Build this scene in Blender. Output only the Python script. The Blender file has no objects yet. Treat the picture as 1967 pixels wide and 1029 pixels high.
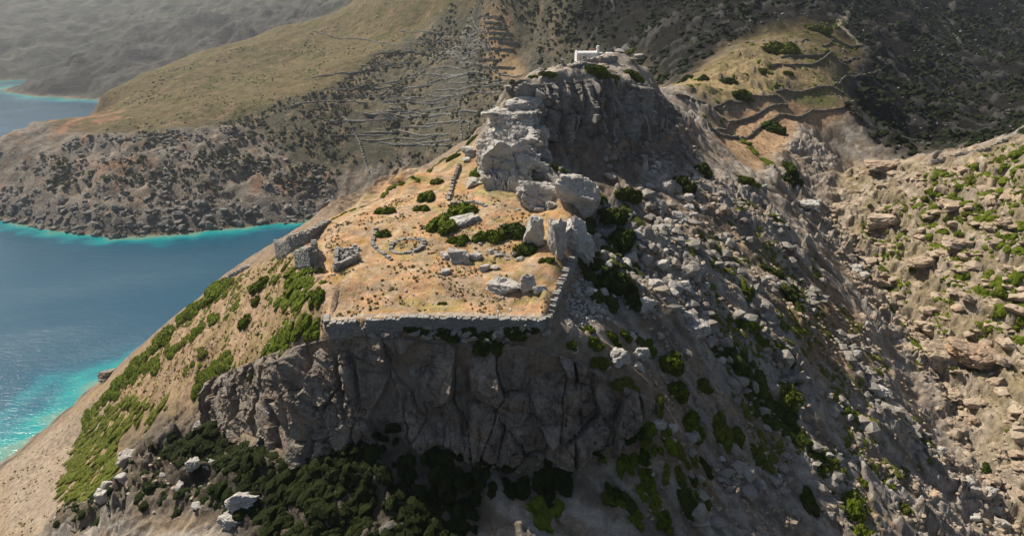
import bpy, bmesh, math, random
import numpy as np
from mathutils import Vector, Matrix

random.seed(7)
RNG = np.random.default_rng(7)
SC = bpy.context.scene
COL = SC.collection

# ------------------------------------------------------------------ camera
CAMZ, PITCH = 150.0, math.radians(22.0)
cam_d = bpy.data.cameras.new('camera')
cam_d.lens, cam_d.sensor_width = 24.0, 36.0
cam_d.clip_start, cam_d.clip_end = 0.5, 20000
cam = bpy.data.objects.new('camera', cam_d)
COL.objects.link(cam)
cam.location = (0, 0, CAMZ)
cam.rotation_euler = (math.radians(90) - PITCH, 0, 0)
SC.camera = cam

# ------------------------------------------------------------------ sky, sun, exposure
SUN_AZ, SUN_EL = math.radians(-52.0), math.radians(49.0)      # azimuth from +Y towards +X
world = bpy.data.worlds.new('World')
SC.world = world
world.use_nodes = True
wn = world.node_tree.nodes
wl = world.node_tree.links
bg = wn['Background']
sky = wn.new('ShaderNodeTexSky')
sky.sky_type = 'NISHITA'
sky.sun_disc = False
sky.sun_elevation = SUN_EL
sky.sun_rotation = SUN_AZ
sky.air_density, sky.dust_density, sky.ozone_density = 1.0, 0.8, 1.2
wl.new(sky.outputs[0], bg.inputs[0])
bg.inputs[1].default_value = 0.05
sun_d = bpy.data.lights.new('sun', 'SUN')
sun_d.energy = 5.0
sun_d.angle = math.radians(0.53)
sun_d.color = (1.0, 0.91, 0.78)
sun = bpy.data.objects.new('sun', sun_d)
COL.objects.link(sun)
SD = Vector((math.sin(SUN_AZ) * math.cos(SUN_EL), math.cos(SUN_AZ) * math.cos(SUN_EL), math.sin(SUN_EL)))
sun.rotation_euler = (-SD).to_track_quat('-Z', 'Y').to_euler()
sun.location = (-300, 300, 600)
vs = SC.view_settings
SC.display_settings.display_device = 'sRGB'
vs.view_transform = 'Standard'
vs.look = 'None'
vs.exposure, vs.gamma = 0.42, 1.0
vs.use_curve_mapping = False
SC.render.engine = 'CYCLES'
SC.cycles.max_bounces = 6
SC.cycles.diffuse_bounces = 2
SC.cycles.glossy_bounces = 2
SC.cycles.volume_bounces = 0
SC.cycles.transmission_bounces = 2
SC.cycles.caustics_reflective = False
SC.cycles.caustics_refractive = False
SC.cycles.use_denoising = True

# ------------------------------------------------------------------ numbers
CT, ST = math.cos(PITCH), math.sin(PITCH)
F = 1967 * 24.0 / 36.0

def ray(px, py):
    cx = (np.asarray(px, float) - 983.5) / F
    cy = (514.5 - np.asarray(py, float)) / F
    return cx, CT + cy * ST, -ST + cy * CT

def P(px, py, t):
    a, b, c = ray(px, py)
    return (float(a * t), float(b * t), float(CAMZ + c * t))

_perm = np.random.default_rng(3).permutation(256)
PERM = np.concatenate([_perm, _perm, _perm]).astype(np.int32)
_g2 = np.stack([np.cos(np.arange(256) * 2.39996), np.sin(np.arange(256) * 2.39996)], 1).astype(np.float32)
_g3 = np.random.default_rng(4).normal(size=(256, 3)).astype(np.float32)
_g3 /= np.linalg.norm(_g3, axis=1)[:, None]

def n2(x, y):
    x = np.asarray(x, np.float32); y = np.asarray(y, np.float32)
    xi = np.floor(x); yi = np.floor(y)
    fx = x - xi; fy = y - yi
    xi = xi.astype(np.int32) & 255; yi = yi.astype(np.int32) & 255
    u = fx * fx * fx * (fx * (fx * 6 - 15) + 10); v = fy * fy * fy * (fy * (fy * 6 - 15) + 10)
    def g(ix, iy, dx, dy):
        h = PERM[PERM[ix] + iy]
        gg = _g2[h]
        return gg[..., 0] * dx + gg[..., 1] * dy
    a = g(xi, yi, fx, fy); b = g(xi + 1, yi, fx - 1, fy)
    c = g(xi, yi + 1, fx, fy - 1); d = g(xi + 1, yi + 1, fx - 1, fy - 1)
    return 1.5 * (a + u * (b - a) + v * ((c + u * (d - c)) - (a + u * (b - a))))

def n3(x, y, z):
    x = np.asarray(x, np.float32); y = np.asarray(y, np.float32); z = np.asarray(z, np.float32)
    xi = np.floor(x); yi = np.floor(y); zi = np.floor(z)
    fx = x - xi; fy = y - yi; fz = z - zi
    xi = xi.astype(np.int32) & 255; yi = yi.astype(np.int32) & 255; zi = zi.astype(np.int32) & 255
    s = lambda f: f * f * f * (f * (f * 6 - 15) + 10)
    u, v, w = s(fx), s(fy), s(fz)
    def g(ix, iy, iz, dx, dy, dz):
        gg = _g3[PERM[PERM[PERM[ix] + iy] + iz]]
        return gg[..., 0] * dx + gg[..., 1] * dy + gg[..., 2] * dz
    L = lambda t, a, b: a + t * (b - a)
    r0 = L(v, L(u, g(xi, yi, zi, fx, fy, fz), g(xi + 1, yi, zi, fx - 1, fy, fz)),
           L(u, g(xi, yi + 1, zi, fx, fy - 1, fz), g(xi + 1, yi + 1, zi, fx - 1, fy - 1, fz)))
    r1 = L(v, L(u, g(xi, yi, zi + 1, fx, fy, fz - 1), g(xi + 1, yi, zi + 1, fx - 1, fy, fz - 1)),
           L(u, g(xi, yi + 1, zi + 1, fx, fy - 1, fz - 1), g(xi + 1, yi + 1, zi + 1, fx - 1, fy - 1, fz - 1)))
    return 1.5 * L(w, r0, r1)

def fbm2(x, y, o=4, lac=2.03, gain=0.5):
    s = 0; a = 1.0
    for i in range(o):
        s = s + a * n2(x + 17.3 * i, y - 9.1 * i); x = x * lac; y = y * lac; a *= gain
    return s

def ridge2(x, y, o=4, gain=0.5):
    s = 0; a = 1.0
    for i in range(o):
        s = s + a * (1 - 2 * np.abs(n2(x + 7.7 * i, y + 3.9 * i))); x = x * 2.07; y = y * 2.07; a *= gain
    return s

def fbm3(x, y, z, o=4, gain=0.5):
    s = 0; a = 1.0
    for i in range(o):
        s = s + a * n3(x + 5.3 * i, y - 9.1 * i, z + 2.2 * i); x = x * 2.03; y = y * 2.03; z = z * 2.03; a *= gain
    return s

def voro3(p, seed=0):
    """F1, F2 and a random number of the nearest cell, p (n,3)"""
    p = np.asarray(p, np.float32)
    c = np.floor(p).astype(np.int32)
    f1 = np.full(len(p), 9e9, np.float32); f2 = f1.copy(); cid = np.zeros(len(p), np.int32)
    for dx in (-1, 0, 1):
        for dy in (-1, 0, 1):
            for dz in (-1, 0, 1):
                q = c + np.array([dx, dy, dz], np.int32)
                h = PERM[PERM[PERM[(q[:, 0] + seed) & 255] + (q[:, 1] & 255)] + (q[:, 2] & 255)]
                off = _g3[h] * 0.5 + 0.5
                d = ((q + off - p) ** 2).sum(1)
                n = d < f1
                f2 = np.where(n, f1, np.minimum(f2, d)); cid = np.where(n, h, cid); f1 = np.where(n, d, f1)
    return np.sqrt(f1), np.sqrt(f2), cid / 255.0

def voro2(x, y, seed=0):
    """F1, F2, cell random, facet: a random tilted plane per cell"""
    sh = x.shape
    x = x.ravel().astype(np.float32); y = y.ravel().astype(np.float32)
    cx = np.floor(x).astype(np.int32); cy = np.floor(y).astype(np.int32)
    f1 = np.full(len(x), 9e9, np.float32); f2 = f1.copy(); cid = np.zeros(len(x), np.int32); ox = f1 * 0; oy = f1 * 0
    for dx in (-1, 0, 1):
        for dy in (-1, 0, 1):
            qx = cx + dx; qy = cy + dy
            h = PERM[PERM[(qx + seed) & 255] + (qy & 255)]
            ax = qx + _g3[h, 0] * 0.5 + 0.5 - x; ay = qy + _g3[h, 1] * 0.5 + 0.5 - y
            d = ax ** 2 + ay ** 2
            n = d < f1
            f2 = np.where(n, f1, np.minimum(f2, d)); cid = np.where(n, h, cid); f1 = np.where(n, d, f1)
            ox = np.where(n, ax, ox); oy = np.where(n, ay, oy)
    g = _g2[(cid * 7 + 31) & 255]
    fac = ox * g[:, 0] + oy * g[:, 1]
    return np.sqrt(f1).reshape(sh), np.sqrt(f2).reshape(sh), (cid / 255.0).reshape(sh), fac.reshape(sh)

def sst(a, b, x):
    t = np.clip((x - a) / (b - a), 0, 1)
    return t * t * (3 - 2 * t)

# ------------------------------------------------------------------ objects, materials
def tag(o, label=None, cat=None, group=None, kind=None):
    if label: o['label'] = label
    if cat: o['category'] = cat
    if group: o['group'] = group
    if kind: o['kind'] = kind
    return o

def link(name, me, parent=None):
    o = bpy.data.objects.new(name, me)
    COL.objects.link(o)
    if parent is not None:
        o.parent = parent
    return o

def mesh_from(name, V, faces_flat, n_per, mats, smooth=False, cols=None):
    """V (n,3); faces_flat (m, n_per) int"""
    me = bpy.data.meshes.new(name)
    V = np.asarray(V, np.float32); Fc = np.asarray(faces_flat, np.int32)
    me.vertices.add(len(V)); me.vertices.foreach_set('co', V.ravel())
    me.loops.add(Fc.size); me.loops.foreach_set('vertex_index', Fc.ravel())
    me.polygons.add(len(Fc))
    me.polygons.foreach_set('loop_start', np.arange(0, Fc.size, n_per, dtype=np.int32))
    me.update(calc_edges=True)
    me.polygons.foreach_set('use_smooth', np.full(len(Fc), bool(smooth)))
    for m in (mats if isinstance(mats, (list, tuple)) else [mats]):
        me.materials.append(m)
    if cols is not None:
        for k, c in cols.items():
            if c.ndim == 1:
                a = me.attributes.new(k, 'FLOAT', 'POINT'); a.data.foreach_set('value', c.astype(np.float32))
            else:
                a = me.attributes.new(k, 'FLOAT_COLOR', 'POINT')
                a.data.foreach_set('color', np.concatenate([c, np.ones((len(c), 1))], 1).astype(np.float32).ravel())
    me.validate()
    return me

class NT:
    def __init__(self, name):
        self.m = bpy.data.materials.new(name); self.m.use_nodes = True
        self.t = self.m.node_tree; self.b = self.t.nodes['Principled BSDF']
        self.b.inputs['Specular IOR Level'].default_value = 0.25
        self.b.inputs['Roughness'].default_value = 0.9
    def n(self, typ, **kw):
        nd = self.t.nodes.new(typ)
        for k, v in kw.items():
            if k.startswith('i_'):
                key = k[2:]
                nd.inputs[int(key) if key.isdigit() else key.replace('_', ' ')].default_value = v
            else:
                setattr(nd, k, v)
        return nd
    def l(self, a, b): self.t.links.new(a, b)
    def noise(self, scale, detail=5, rough=0.6, vec=None, dist=0.0):
        nd = self.n('ShaderNodeTexNoise', i_Scale=scale, i_Detail=detail, i_Roughness=rough, i_Distortion=dist)
        if vec is not None: self.l(vec, nd.inputs['Vector'])
        return nd.outputs['Fac']
    def pos(self): return self.n('ShaderNodeNewGeometry').outputs['Position']
    def obj(self): return self.n('ShaderNodeTexCoord').outputs['Object']
    def ramp(self, fac, stops):
        r = self.n('ShaderNodeValToRGB'); self.l(fac, r.inputs[0])
        e = r.color_ramp.elements
        while len(e) < len(stops): e.new(0.5)
        for k, (p, c) in enumerate(stops):
            e[k].position = p; e[k].color = (*c, 1) if len(c) == 3 else c
        return r.outputs[0]
    def mix(self, fac, a, b, mode='MIX'):
        m = self.n('ShaderNodeMix', data_type='RGBA', blend_type=mode)
        for s, v in ((0, fac), (6, a), (7, b)):
            if hasattr(v, 'links'): self.l(v, m.inputs[s])
            else: m.inputs[s].default_value = v if s == 0 else ((*v, 1) if len(v) == 3 else v)
        return m.outputs[2]
    def math(self, op, a, b=0.0):
        m = self.n('ShaderNodeMath', operation=op)
        for s, v in ((0, a), (1, b)):
            if hasattr(v, 'links'): self.l(v, m.inputs[s])
            else: m.inputs[s].default_value = v
        return m.outputs[0]
    def bump(self, h, strength, dist):
        b = self.n('ShaderNodeBump', i_Strength=strength, i_Distance=dist)
        self.l(h, b.inputs['Height']); self.l(b.outputs[0], self.b.inputs['Normal'])
    def base(self, c):
        if hasattr(c, 'links'): self.l(c, self.b.inputs['Base Color'])
        else: self.b.inputs['Base Color'].default_value = (*c, 1)

def stretch(N, vec, s):
    mp = N.n('ShaderNodeMapping'); N.l(vec, mp.inputs[0]); mp.inputs['Scale'].default_value = s
    return mp.outputs[0]

def mat_terrain(name, k=1.0, bump=0.5):
    N = NT(name)
    at = N.n('ShaderNodeAttribute', attribute_name='Col').outputs['Color']
    p = N.pos()
    f1 = N.noise(0.55 / k, 8, 0.68, p)
    f2 = N.noise(4.5 / k, 5, 0.7, p)
    var = N.ramp(f1, [(0.28, (0.50, 0.47, 0.44)), (0.5, (0.95, 0.95, 0.95)), (0.72, (1.4, 1.4, 1.38))])
    c = N.mix(1.0, at, var, 'MULTIPLY')
    var2 = N.ramp(f2, [(0.33, (0.62, 0.58, 0.54)), (0.5, (1, 1, 1)), (0.7, (1.3, 1.3, 1.3))])
    c = N.mix(0.75, c, var2, 'MULTIPLY')
    N.base(c)
    h = N.math('ADD', N.math('MULTIPLY', f1, 2.2), N.math('MULTIPLY', f2, 0.45))
    N.bump(h, bump, 0.9 * k)
    N.b.inputs['Specular IOR Level'].default_value = 0.1
    return N.m

def mat_rock(name, c0, c1, c2, scale=1.0, warm=(0.36, 0.25, 0.15), coord='pos', warm_amt=0.5, dark=(0.10, 0.095, 0.09), stain=0.0):
    N = NT(name)
    p = N.pos() if coord == 'pos' else N.obj()
    if coord != 'pos':
        oi = N.n('ShaderNodeObjectInfo').outputs['Location']
        va = N.n('ShaderNodeVectorMath', operation='ADD'); N.l(p, va.inputs[0]); N.l(oi, va.inputs[1]); p = va.outputs[0]
    f1 = N.noise(0.35 * scale, 8, 0.62, p, 0.4)
    f2 = N.noise(2.6 * scale, 6, 0.7, p)
    f3 = N.noise(1.0, 6, 0.65, stretch(N, p, (0.5 * scale, 0.5 * scale, 5.0 * scale)))
    c = N.ramp(f1, [(0.28, c0), (0.5, c1), (0.72, c2)])
    c = N.mix(0.6, c, N.ramp(f2, [(0.32, (0.6, 0.6, 0.6)), (0.52, (1, 1, 1)), (0.72, (1.25, 1.24, 1.22))]), 'MULTIPLY')
    c = N.mix(0.45, c, N.ramp(f3, [(0.35, (0.7, 0.68, 0.66)), (0.55, (1.05, 1.05, 1.05))]), 'MULTIPLY')
    wm = N.ramp(N.noise(0.22 * scale, 5, 0.6, p), [(0.55, (0, 0, 0)), (0.72, (warm_amt,) * 3)])
    c = N.mix(wm, c, warm)
    lich = N.ramp(N.noise(0.8 * scale, 7, 0.75, p), [(0.60, (0, 0, 0)), (0.75, (0.6,) * 3)])
    c = N.mix(lich, c, dark)
    if stain:
        st = N.noise(1.0, 6, 0.7, stretch(N, p, (0.9, 0.9, 0.10)), 0.3)
        c = N.mix(N.ramp(st, [(0.50, (0, 0, 0)), (0.64, (stain,) * 3)]), c, (0.055, 0.05, 0.046))
        rs = N.noise(1.0, 5, 0.65, stretch(N, p, (0.45, 0.45, 0.12)))
        c = N.mix(N.ramp(rs, [(0.56, (0, 0, 0)), (0.70, (stain * 0.8,) * 3)]), c, (0.30, 0.19, 0.11))
        pl = N.noise(0.5, 6, 0.7, p)
        c = N.mix(N.ramp(pl, [(0.56, (0, 0, 0)), (0.66, (stain * 0.8,) * 3)]), c, (0.42, 0.38, 0.32))
    N.base(c)
    h = N.math('ADD', N.math('MULTIPLY', f2, 0.6), N.math('ADD', f1, N.math('MULTIPLY', f3, 0.7)))
    N.bump(h, 0.55, 0.5 / scale)
    return N.m

def mat_leaf(name, c0, c1, dry):
    N = NT(name)
    p = N.pos()
    f = N.noise(1.1, 4, 0.7, p)
    r = N.n('ShaderNodeObjectInfo').outputs['Random']
    c = N.ramp(f, [(0.3, c0), (0.68, c1)])
    c = N.mix(N.ramp(r, [(0.0, (0, 0, 0)), (0.6, (0.08,) * 3), (1.0, (0.45,) * 3)]), c, dry)
    pd = N.ramp(N.noise(0.35, 5, 0.7, p), [(0.5, (0, 0, 0)), (0.72, (0.55,) * 3)])
    c = N.mix(pd, c, dry)
    g = N.noise(7.0, 3, 0.7, p)
    c = N.mix(0.8, c, N.ramp(g, [(0.3, (0.5, 0.5, 0.5)), (0.7, (1.35, 1.35, 1.35))]), 'MULTIPLY')
    N.base(c)
    N.b.inputs['Roughness'].default_value = 0.85
    N.b.inputs['Specular IOR Level'].default_value = 0.08
    N.bump(N.noise(3.5, 5, 0.75, p), 0.6, 0.5)
    return N.m

M = {}
M['hill'] = mat_terrain('hillside_ground', 1.0, 0.5)
M['head'] = mat_terrain('headland_ground', 3.0, 0.6)
M['far'] = mat_terrain('far_ground', 9.0, 0.6)
M['cliff'] = mat_rock('cliff_rock', (0.15, 0.125, 0.10), (0.255, 0.215, 0.175), (0.35, 0.305, 0.255), 1.0, warm=(0.30, 0.20, 0.12), stain=0.7)
M['crag'] = mat_rock('crag_rock', (0.20, 0.18, 0.16), (0.31, 0.285, 0.25), (0.42, 0.39, 0.345), 1.0, warm=(0.34, 0.27, 0.19), warm_amt=0.3, stain=0.55)
M['boulder'] = mat_rock('boulder_rock', (0.31, 0.29, 0.26), (0.48, 0.455, 0.415), (0.60, 0.57, 0.52), 1.2, warm_amt=0.4, warm=(0.42, 0.33, 0.22), coord='obj')
M['greyrock'] = mat_rock('grey_rock', (0.19, 0.17, 0.145), (0.30, 0.275, 0.24), (0.41, 0.38, 0.335), 1.0, coord='obj')
M['tanrock'] = mat_rock('tan_rock', (0.28, 0.22, 0.16), (0.43, 0.34, 0.245), (0.52, 0.43, 0.33), 1.0, warm=(0.44, 0.27, 0.16), coord='obj')
M['darkrock'] = mat_rock('shore_rock', (0.11, 0.105, 0.10), (0.19, 0.18, 0.17), (0.32, 0.31, 0.29), 0.6, coord='obj')
M['farstone'] = mat_rock('far_wall_stone', (0.12, 0.11, 0.095), (0.19, 0.175, 0.15), (0.26, 0.24, 0.21), 0.6, coord='obj')
M['stone'] = mat_rock('wall_stone', (0.22, 0.21, 0.195), (0.34, 0.33, 0.305), (0.45, 0.43, 0.40), 1.6, coord='obj', warm_amt=0.4)
M['leaf'] = mat_leaf('shrub_leaf', (0.045, 0.075, 0.007), (0.15, 0.195, 0.012), (0.17, 0.155, 0.04))
M['darkleaf'] = mat_leaf('dark_shrub_leaf', (0.018, 0.036, 0.006), (0.075, 0.11, 0.012), (0.08, 0.08, 0.025))
M['shadeleaf'] = mat_leaf('gully_shade_leaf', (0.006, 0.013, 0.003), (0.026, 0.045, 0.006), (0.03, 0.034, 0.012))  # dark shrubs, with the cliff's cast shadow put into the leaf colour
M['shadescrub'] = mat_leaf('shaded_scrub_leaf', (0.009, 0.015, 0.006), (0.028, 0.04, 0.011), (0.035, 0.035, 0.018))  # dark scrub, blackened further to carry the mountain's shade
M['scrub'] = mat_leaf('scrub_leaf', (0.035, 0.042, 0.02), (0.09, 0.095, 0.045), (0.10, 0.09, 0.05))
M['dry'] = mat_leaf('dry_tuft', (0.15, 0.105, 0.045), (0.30, 0.21, 0.09), (0.16, 0.16, 0.05))
# ================================================================== terrain: a field through surveyed points
PTS = []
def pt(*a): PTS.extend(P(*q) for q in a)
def wp(*a): PTS.extend(tuple(map(float, q)) for q in a)
def densify(w, step):
    out = []
    w = [np.array(q, float) for q in w]
    for a, b in zip(w[:-1], w[1:]):
        n = max(1, int(np.linalg.norm(b - a) / step))
        out += [tuple(a + (b - a) * k / n) for k in range(n)]
    out.append(tuple(w[-1]))
    return out
def off(w, d): return [(q[0] + d[0], q[1] + d[1], q[2] + d[2]) for q in w]

# terrace: top edge in front, right edge
TOP_FRONT = [P(*q) for q in ((632, 616, 100), (690, 610, 99.8), (780, 604, 99.6), (900, 605, 99.6), (1045, 608, 99.9))]
TOP_RIGHT = [P(*q) for q in ((1045, 608, 99.9), (1062, 562, 104.5), (1082, 520, 110), (1098, 485, 115.5), (1108, 450, 121), (1120, 400, 130))]
wp(*densify(TOP_FRONT, 3)); wp(*densify(TOP_RIGHT, 3))
WALL_FOOT = off(TOP_FRONT, (0, -0.9, -2.0))
wp(*densify(WALL_FOOT, 3))
RIGHT_FOOT = [(q[0] + 2.2, q[1] - 0.3, q[2] - d) for q, d in zip(TOP_RIGHT, (3.0, 4.2, 4.6, 4.6, 4.2, 4.0))]
wp(*densify(RIGHT_FOOT[1:], 3))
# the cliff below the terrace: top and foot
CL_TOP = [P(*q) for q in ((392, 735, 134), (440, 715, 126), (500, 690, 116), (560, 668, 106), (640, 648, 100.6), (760, 650, 99.6), (900, 668, 99.4),
                          (1000, 662, 99.6), (1100, 690, 101), (1190, 735, 103.5), (1262, 775, 106))]
CL_FOOT = [P(*q) for q in ((380, 800, 133), (430, 815, 123), (490, 842, 113), (548, 872, 105.5), (640, 862, 102.2), (760, 826, 101.4), (900, 872, 101.4),
                           (1050, 882, 101.6), (1150, 868, 103.5), (1215, 835, 105), (1265, 815, 107))]
wp(*densify(CL_TOP, 3)); wp(*densify(CL_FOOT, 3))
# terrace surface
pt((620, 560, 106), (700, 565, 105), (800, 560, 104.5), (870, 580, 102), (950, 560, 104), (1010, 545, 106), (1050, 550, 106), (610, 500, 115.5), (680, 500, 114.5), (750, 500, 114),
   (900, 500, 113), (1000, 500, 113.5), (600, 440, 128), (700, 450, 122), (800, 440, 123), (900, 440, 122), (1010, 440, 122.5), (640, 415, 142),
   (700, 390, 145), (780, 340, 160), (870, 300, 172), (760, 400, 136), (850, 380, 137), (900, 350, 144), (950, 375, 132), (900, 400, 131), (1040, 400, 129),
   (905, 290, 168), (925, 270, 176))
# crag: top and foot
CR_TOP = [P(*q) for q in ((988, 178, 150), (1040, 166, 152), (1100, 160, 156), (1170, 156, 163), (1215, 163, 172), (1250, 172, 188), (1282, 212, 203))]
CR_FOOT = [P(*q) for q in ((1000, 300, 148), (1040, 256, 152.5), (1100, 264, 156), (1170, 272, 161), (1236, 268, 171), (1286, 245, 188), (1308, 232, 203))]
wp(*densify(CR_TOP, 4)); wp(*densify(CR_FOOT, 4))
pt((1020, 150, 158), (1060, 135, 170), (1100, 122, 184), (1140, 113, 190), (1190, 104, 196), (1230, 128, 198), (1180, 140, 176), (1110, 140, 170),
   (960, 230, 158), (975, 200, 158), (940, 255, 166))
wp((2, 176, 124), (0, 186, 118), (12, 215, 120), (35, 222, 122), (55, 232, 112), (-10, 186, 112), (30, 206, 131), (18, 204, 129), (8, 196, 126), (40, 205, 129))
# left flank
LEFT_CREST = [P(*q) for q in ((600, 440, 129), (530, 490, 139), (420, 540, 165), (300, 640, 185), (240, 690, 220), (195, 732, 276))]
wp(*densify(LEFT_CREST, 9))
pt((560, 560, 115), (500, 600, 127), (560, 620, 107.5), (590, 640, 104), (500, 660, 120), (400, 650, 140), (480, 700, 122), (400, 712, 136), (330, 700, 153), (300, 800, 155), (250, 740, 182),
   (200, 820, 190), (150, 850, 215), (200, 900, 160), (0, 1029, 180), (150, 1000, 140), (100, 920, 185), (60, 880, 215), (400, 850, 124), (450, 900, 105), (300, 950, 115), (300, 1029, 108),
   (600, 1000, 98), (800, 1000, 97), (450, 1000, 100), (540, 540, 120))
wp(*densify([P(195, 732, 284), P(100, 815, 255), P(0, 895, 232), (-172, 165, -0.5), (-172, 120, -0.5)], 12))
wp((-192, 240, -3.2), (-198, 180, -3.6), (-225, 300, -14), (-236, 160, -11), (-300, 200, -22), (-150, 80, 2), (-185, 60, -10), (-120, 60, 22), (-60, 60, 62), (0, 50, 62), (-60, 20, 40), (0, 10, 30), (60, 40, 45), (-100, 10, 10))
# back of the hill, hidden, down to the cove
wp((-75, 190, 66), (-100, 230, 34), (-120, 260, 14), (-135, 285, -0.5), (-60, 215, 72), (-75, 260, 40), (-95, 310, 5), (-100, 330, -1), (-30, 240, 92), (-45, 300, 45), (-50, 350, 12),
   (-60, 380, -0.5), (0, 260, 100), (0, 310, 70), (10, 350, 58), (30, 250, 112), (-20, 360, 28), (-20, 400, 20), (-50, 420, 2), (-150, 300, -8), (-130, 400, -10), (-90, 400, -5), (-180, 380, -15), (-250, 380, -16))
# headland shore and slope
SH = [P(-150, 425, 500), P(0, 418, 488), P(110, 438, 465), (-266, 426, 0.0), P(330, 452, 455), P(500, 432, 474), P(640, 405, 497), (-95, 468, 0.0), (-62, 440, 0.0)]
wp(*densify(SH, 14))
wp(*[(q[0] + 3, q[1] - 18, -4.2) for q in densify(SH[:-1], 20)]); wp((-330, 400, -14), (-300, 350, -20))
pt((0, 268, 530), (-120, 330, 560), (100, 268, 526), (100, 340, 500), (210, 330, 495), (330, 247, 530), (330, 340, 490), (210, 400, 466), (480, 215, 560), (480, 320, 512), (480, 380, 488), (600, 172, 580), (600, 260, 540), (600, 340, 512),
   (720, 100, 640), (720, 200, 575), (720, 290, 530), (760, 340, 515), (850, 290, 500), (840, 200, 545), (800, 50, 690),
   (90, 235, 565), (194, 182, 640), (272, 142, 690), (364, 107, 750), (466, 78, 780), (534, 53, 800), (680, 6, 840), (560, 120, 690), (420, 160, 640), (280, 200, 590), (650, 70, 740))
wp((-395, 640, 20), (-480, 700, -0.5), (-440, 560, 5), (-470, 520, -0.5), (-560, 600, -8), (-420, 800, 20), (-470, 850, -1), (-330, 900, 45), (-280, 1000, 60), (-600, 800, -12), (-500, 1000, -6), (-420, 960, 8))
# second headland and hazy hills
pt((40, 181, 1085), (120, 187, 1050), (210, 97, 1190), (130, 135, 1140), (270, 68, 1230), (300, 130, 1130), (380, 50, 1260), (480, 40, 1230), (590, 12, 1260), (480, 75, 1100), (210, 150, 1110))
wp((-900, 1130, -4), (-700, 1030, -4), (-600, 1010, -5), (-850, 1240, -4), (-520, 1060, 14), (-1000, 1260, -4), (-400, 1180, 75))
wp((-1200, 1240, -1), (-980, 1265, -1), (-820, 1330, -1), (-1600, 1260, -2), (-1000, 1450, 60), (-1300, 1450, 70), (-800, 1500, 70), (-1150, 1750, 135), (-1500, 1700, 120), (-800, 1800, 175), (-400, 1700, 190), (-1800, 2000, 150),
   (-1400, 2500, 150), (-600, 2500, 240), (0, 2000, 300), (-200, 1300, 190), (0, 1100, 220), (-300, 2600, 250), (500, 2500, 300))
# mountain behind
pt((900, 200, 512), (950, 60, 605), (900, 0, 655), (1000, 0, 605), (1100, 0, 556), (1200, 0, 505), (1300, 0, 462), (1450, 0, 455), (1600, 0, 510), (1800, 0, 600), (1967, 0, 680), (2200, 0, 800),
   (900, 100, 560), (1000, 100, 515), (1100, 90, 478), (1000, 200, 470), (1180, 60, 455), (1280, 60, 412), (1380, 60, 385), (1450, 85, 360), (1550, 45, 405), (1650, 60, 420), (1700, 130, 400), (1800, 100, 500), (1900, 100, 545),
   (1640, 200, 328), (1720, 220, 350), (1800, 200, 405), (1900, 180, 450), (1967, 130, 520), (1760, 280, 342), (1700, 270, 332), (1900, 240, 380), (1300, 130, 355), (1240, 150, 380))
for px, t in ((1300, 462), (1450, 455), (1600, 510), (1800, 600), (1967, 680), (2200, 800)):
    a, b, c = P(px, 0, t)
    wp((a - 50, b + 50, c + 62), (a - 110, b + 110, c + 130))  # added ridge above the view, raised to shade the slope in front
wp((-150, 900, 175), (0, 850, 250), (-60, 760, 185), (20, 640, 200), (700, 500, 75), (500, 330, 95), (1000, 900, 110), (800, 1000, 200))
# saddle and field terraces on the right
pt((1400, 260, 255), (1450, 235, 265), (1550, 250, 268), (1500, 210, 280), (1620, 200, 300), (1450, 170, 290), (1350, 172, 272), (1300, 185, 250), (1400, 110, 325), (1500, 70, 350), (1500, 130, 310), (1600, 110, 335),
   (1400, 300, 215), (1500, 300, 228), (1340, 240, 240), (1350, 290, 205), (1470, 340, 205), (1560, 330, 232), (1580, 290, 250), (1640, 330, 238))
# right flank of the hill
pt((1300, 1000, 104), (1000, 1000, 98), (1200, 1000, 100), (1200, 900, 105), (1400, 1000, 110), (1600, 1000, 120), (1800, 1000, 130), (1400, 850, 120), (1600, 800, 134), (1500, 600, 140), (1300, 600, 121), (1200, 550, 121),
   (1200, 700, 109), (1150, 600, 113), (1100, 650, 105), (1300, 800, 113), (1400, 400, 166), (1500, 450, 172), (1250, 400, 147), (1300, 320, 176), (1200, 330, 157), (1160, 370, 145), (1150, 300, 157), (1180, 450, 133),
   (1400, 700, 127), (1350, 520, 134), (1700, 900, 133), (1700, 750, 150), (1600, 620, 158), (1450, 520, 152), (1600, 520, 176), (1350, 380, 166))
GORGE = [P(*q) for q in ((1960, 1100, 130), (1900, 1010, 138), (1850, 850, 152), (1765, 690, 168), (1700, 600, 181), (1640, 500, 197), (1575, 410, 213), (1570, 360, 226))]
wp(*densify(GORGE, 6))
# lit spur across the gorge
pt((1967, 600, 165), (1967, 800, 146), (1967, 950, 138), (1850, 600, 172), (1850, 700, 162), (1800, 500, 186), (1967, 450, 176), (1900, 400, 188), (1750, 450, 198), (1700, 380, 214), (1650, 420, 210), (1967, 340, 188), (1800, 350, 206), (2100, 500, 165), (2100, 700, 150), (2200, 900, 135))
CREST = [P(*q) for q in ((1615, 330, 238), (1660, 312, 232), (1760, 306, 222), (1860, 292, 212), (1967, 264, 201), (2120, 225, 192))]
wp(*densify(CREST, 7))
wp(*[(q[0] + 9, q[1] + 16, q[2] - 9) for q in densify(CREST, 10)])
wp(*[(q[0] + 22, q[1] + 42, q[2] - 14) for q in densify(CREST, 14)])
wp((220, 120, 110), (300, 150, 130), (220, 220, 118), (150, 40, 60), (200, 20, 80), (300, 300, 110), (110, 40, 38), (400, 250, 140))

Q = np.array(PTS, float)
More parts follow.
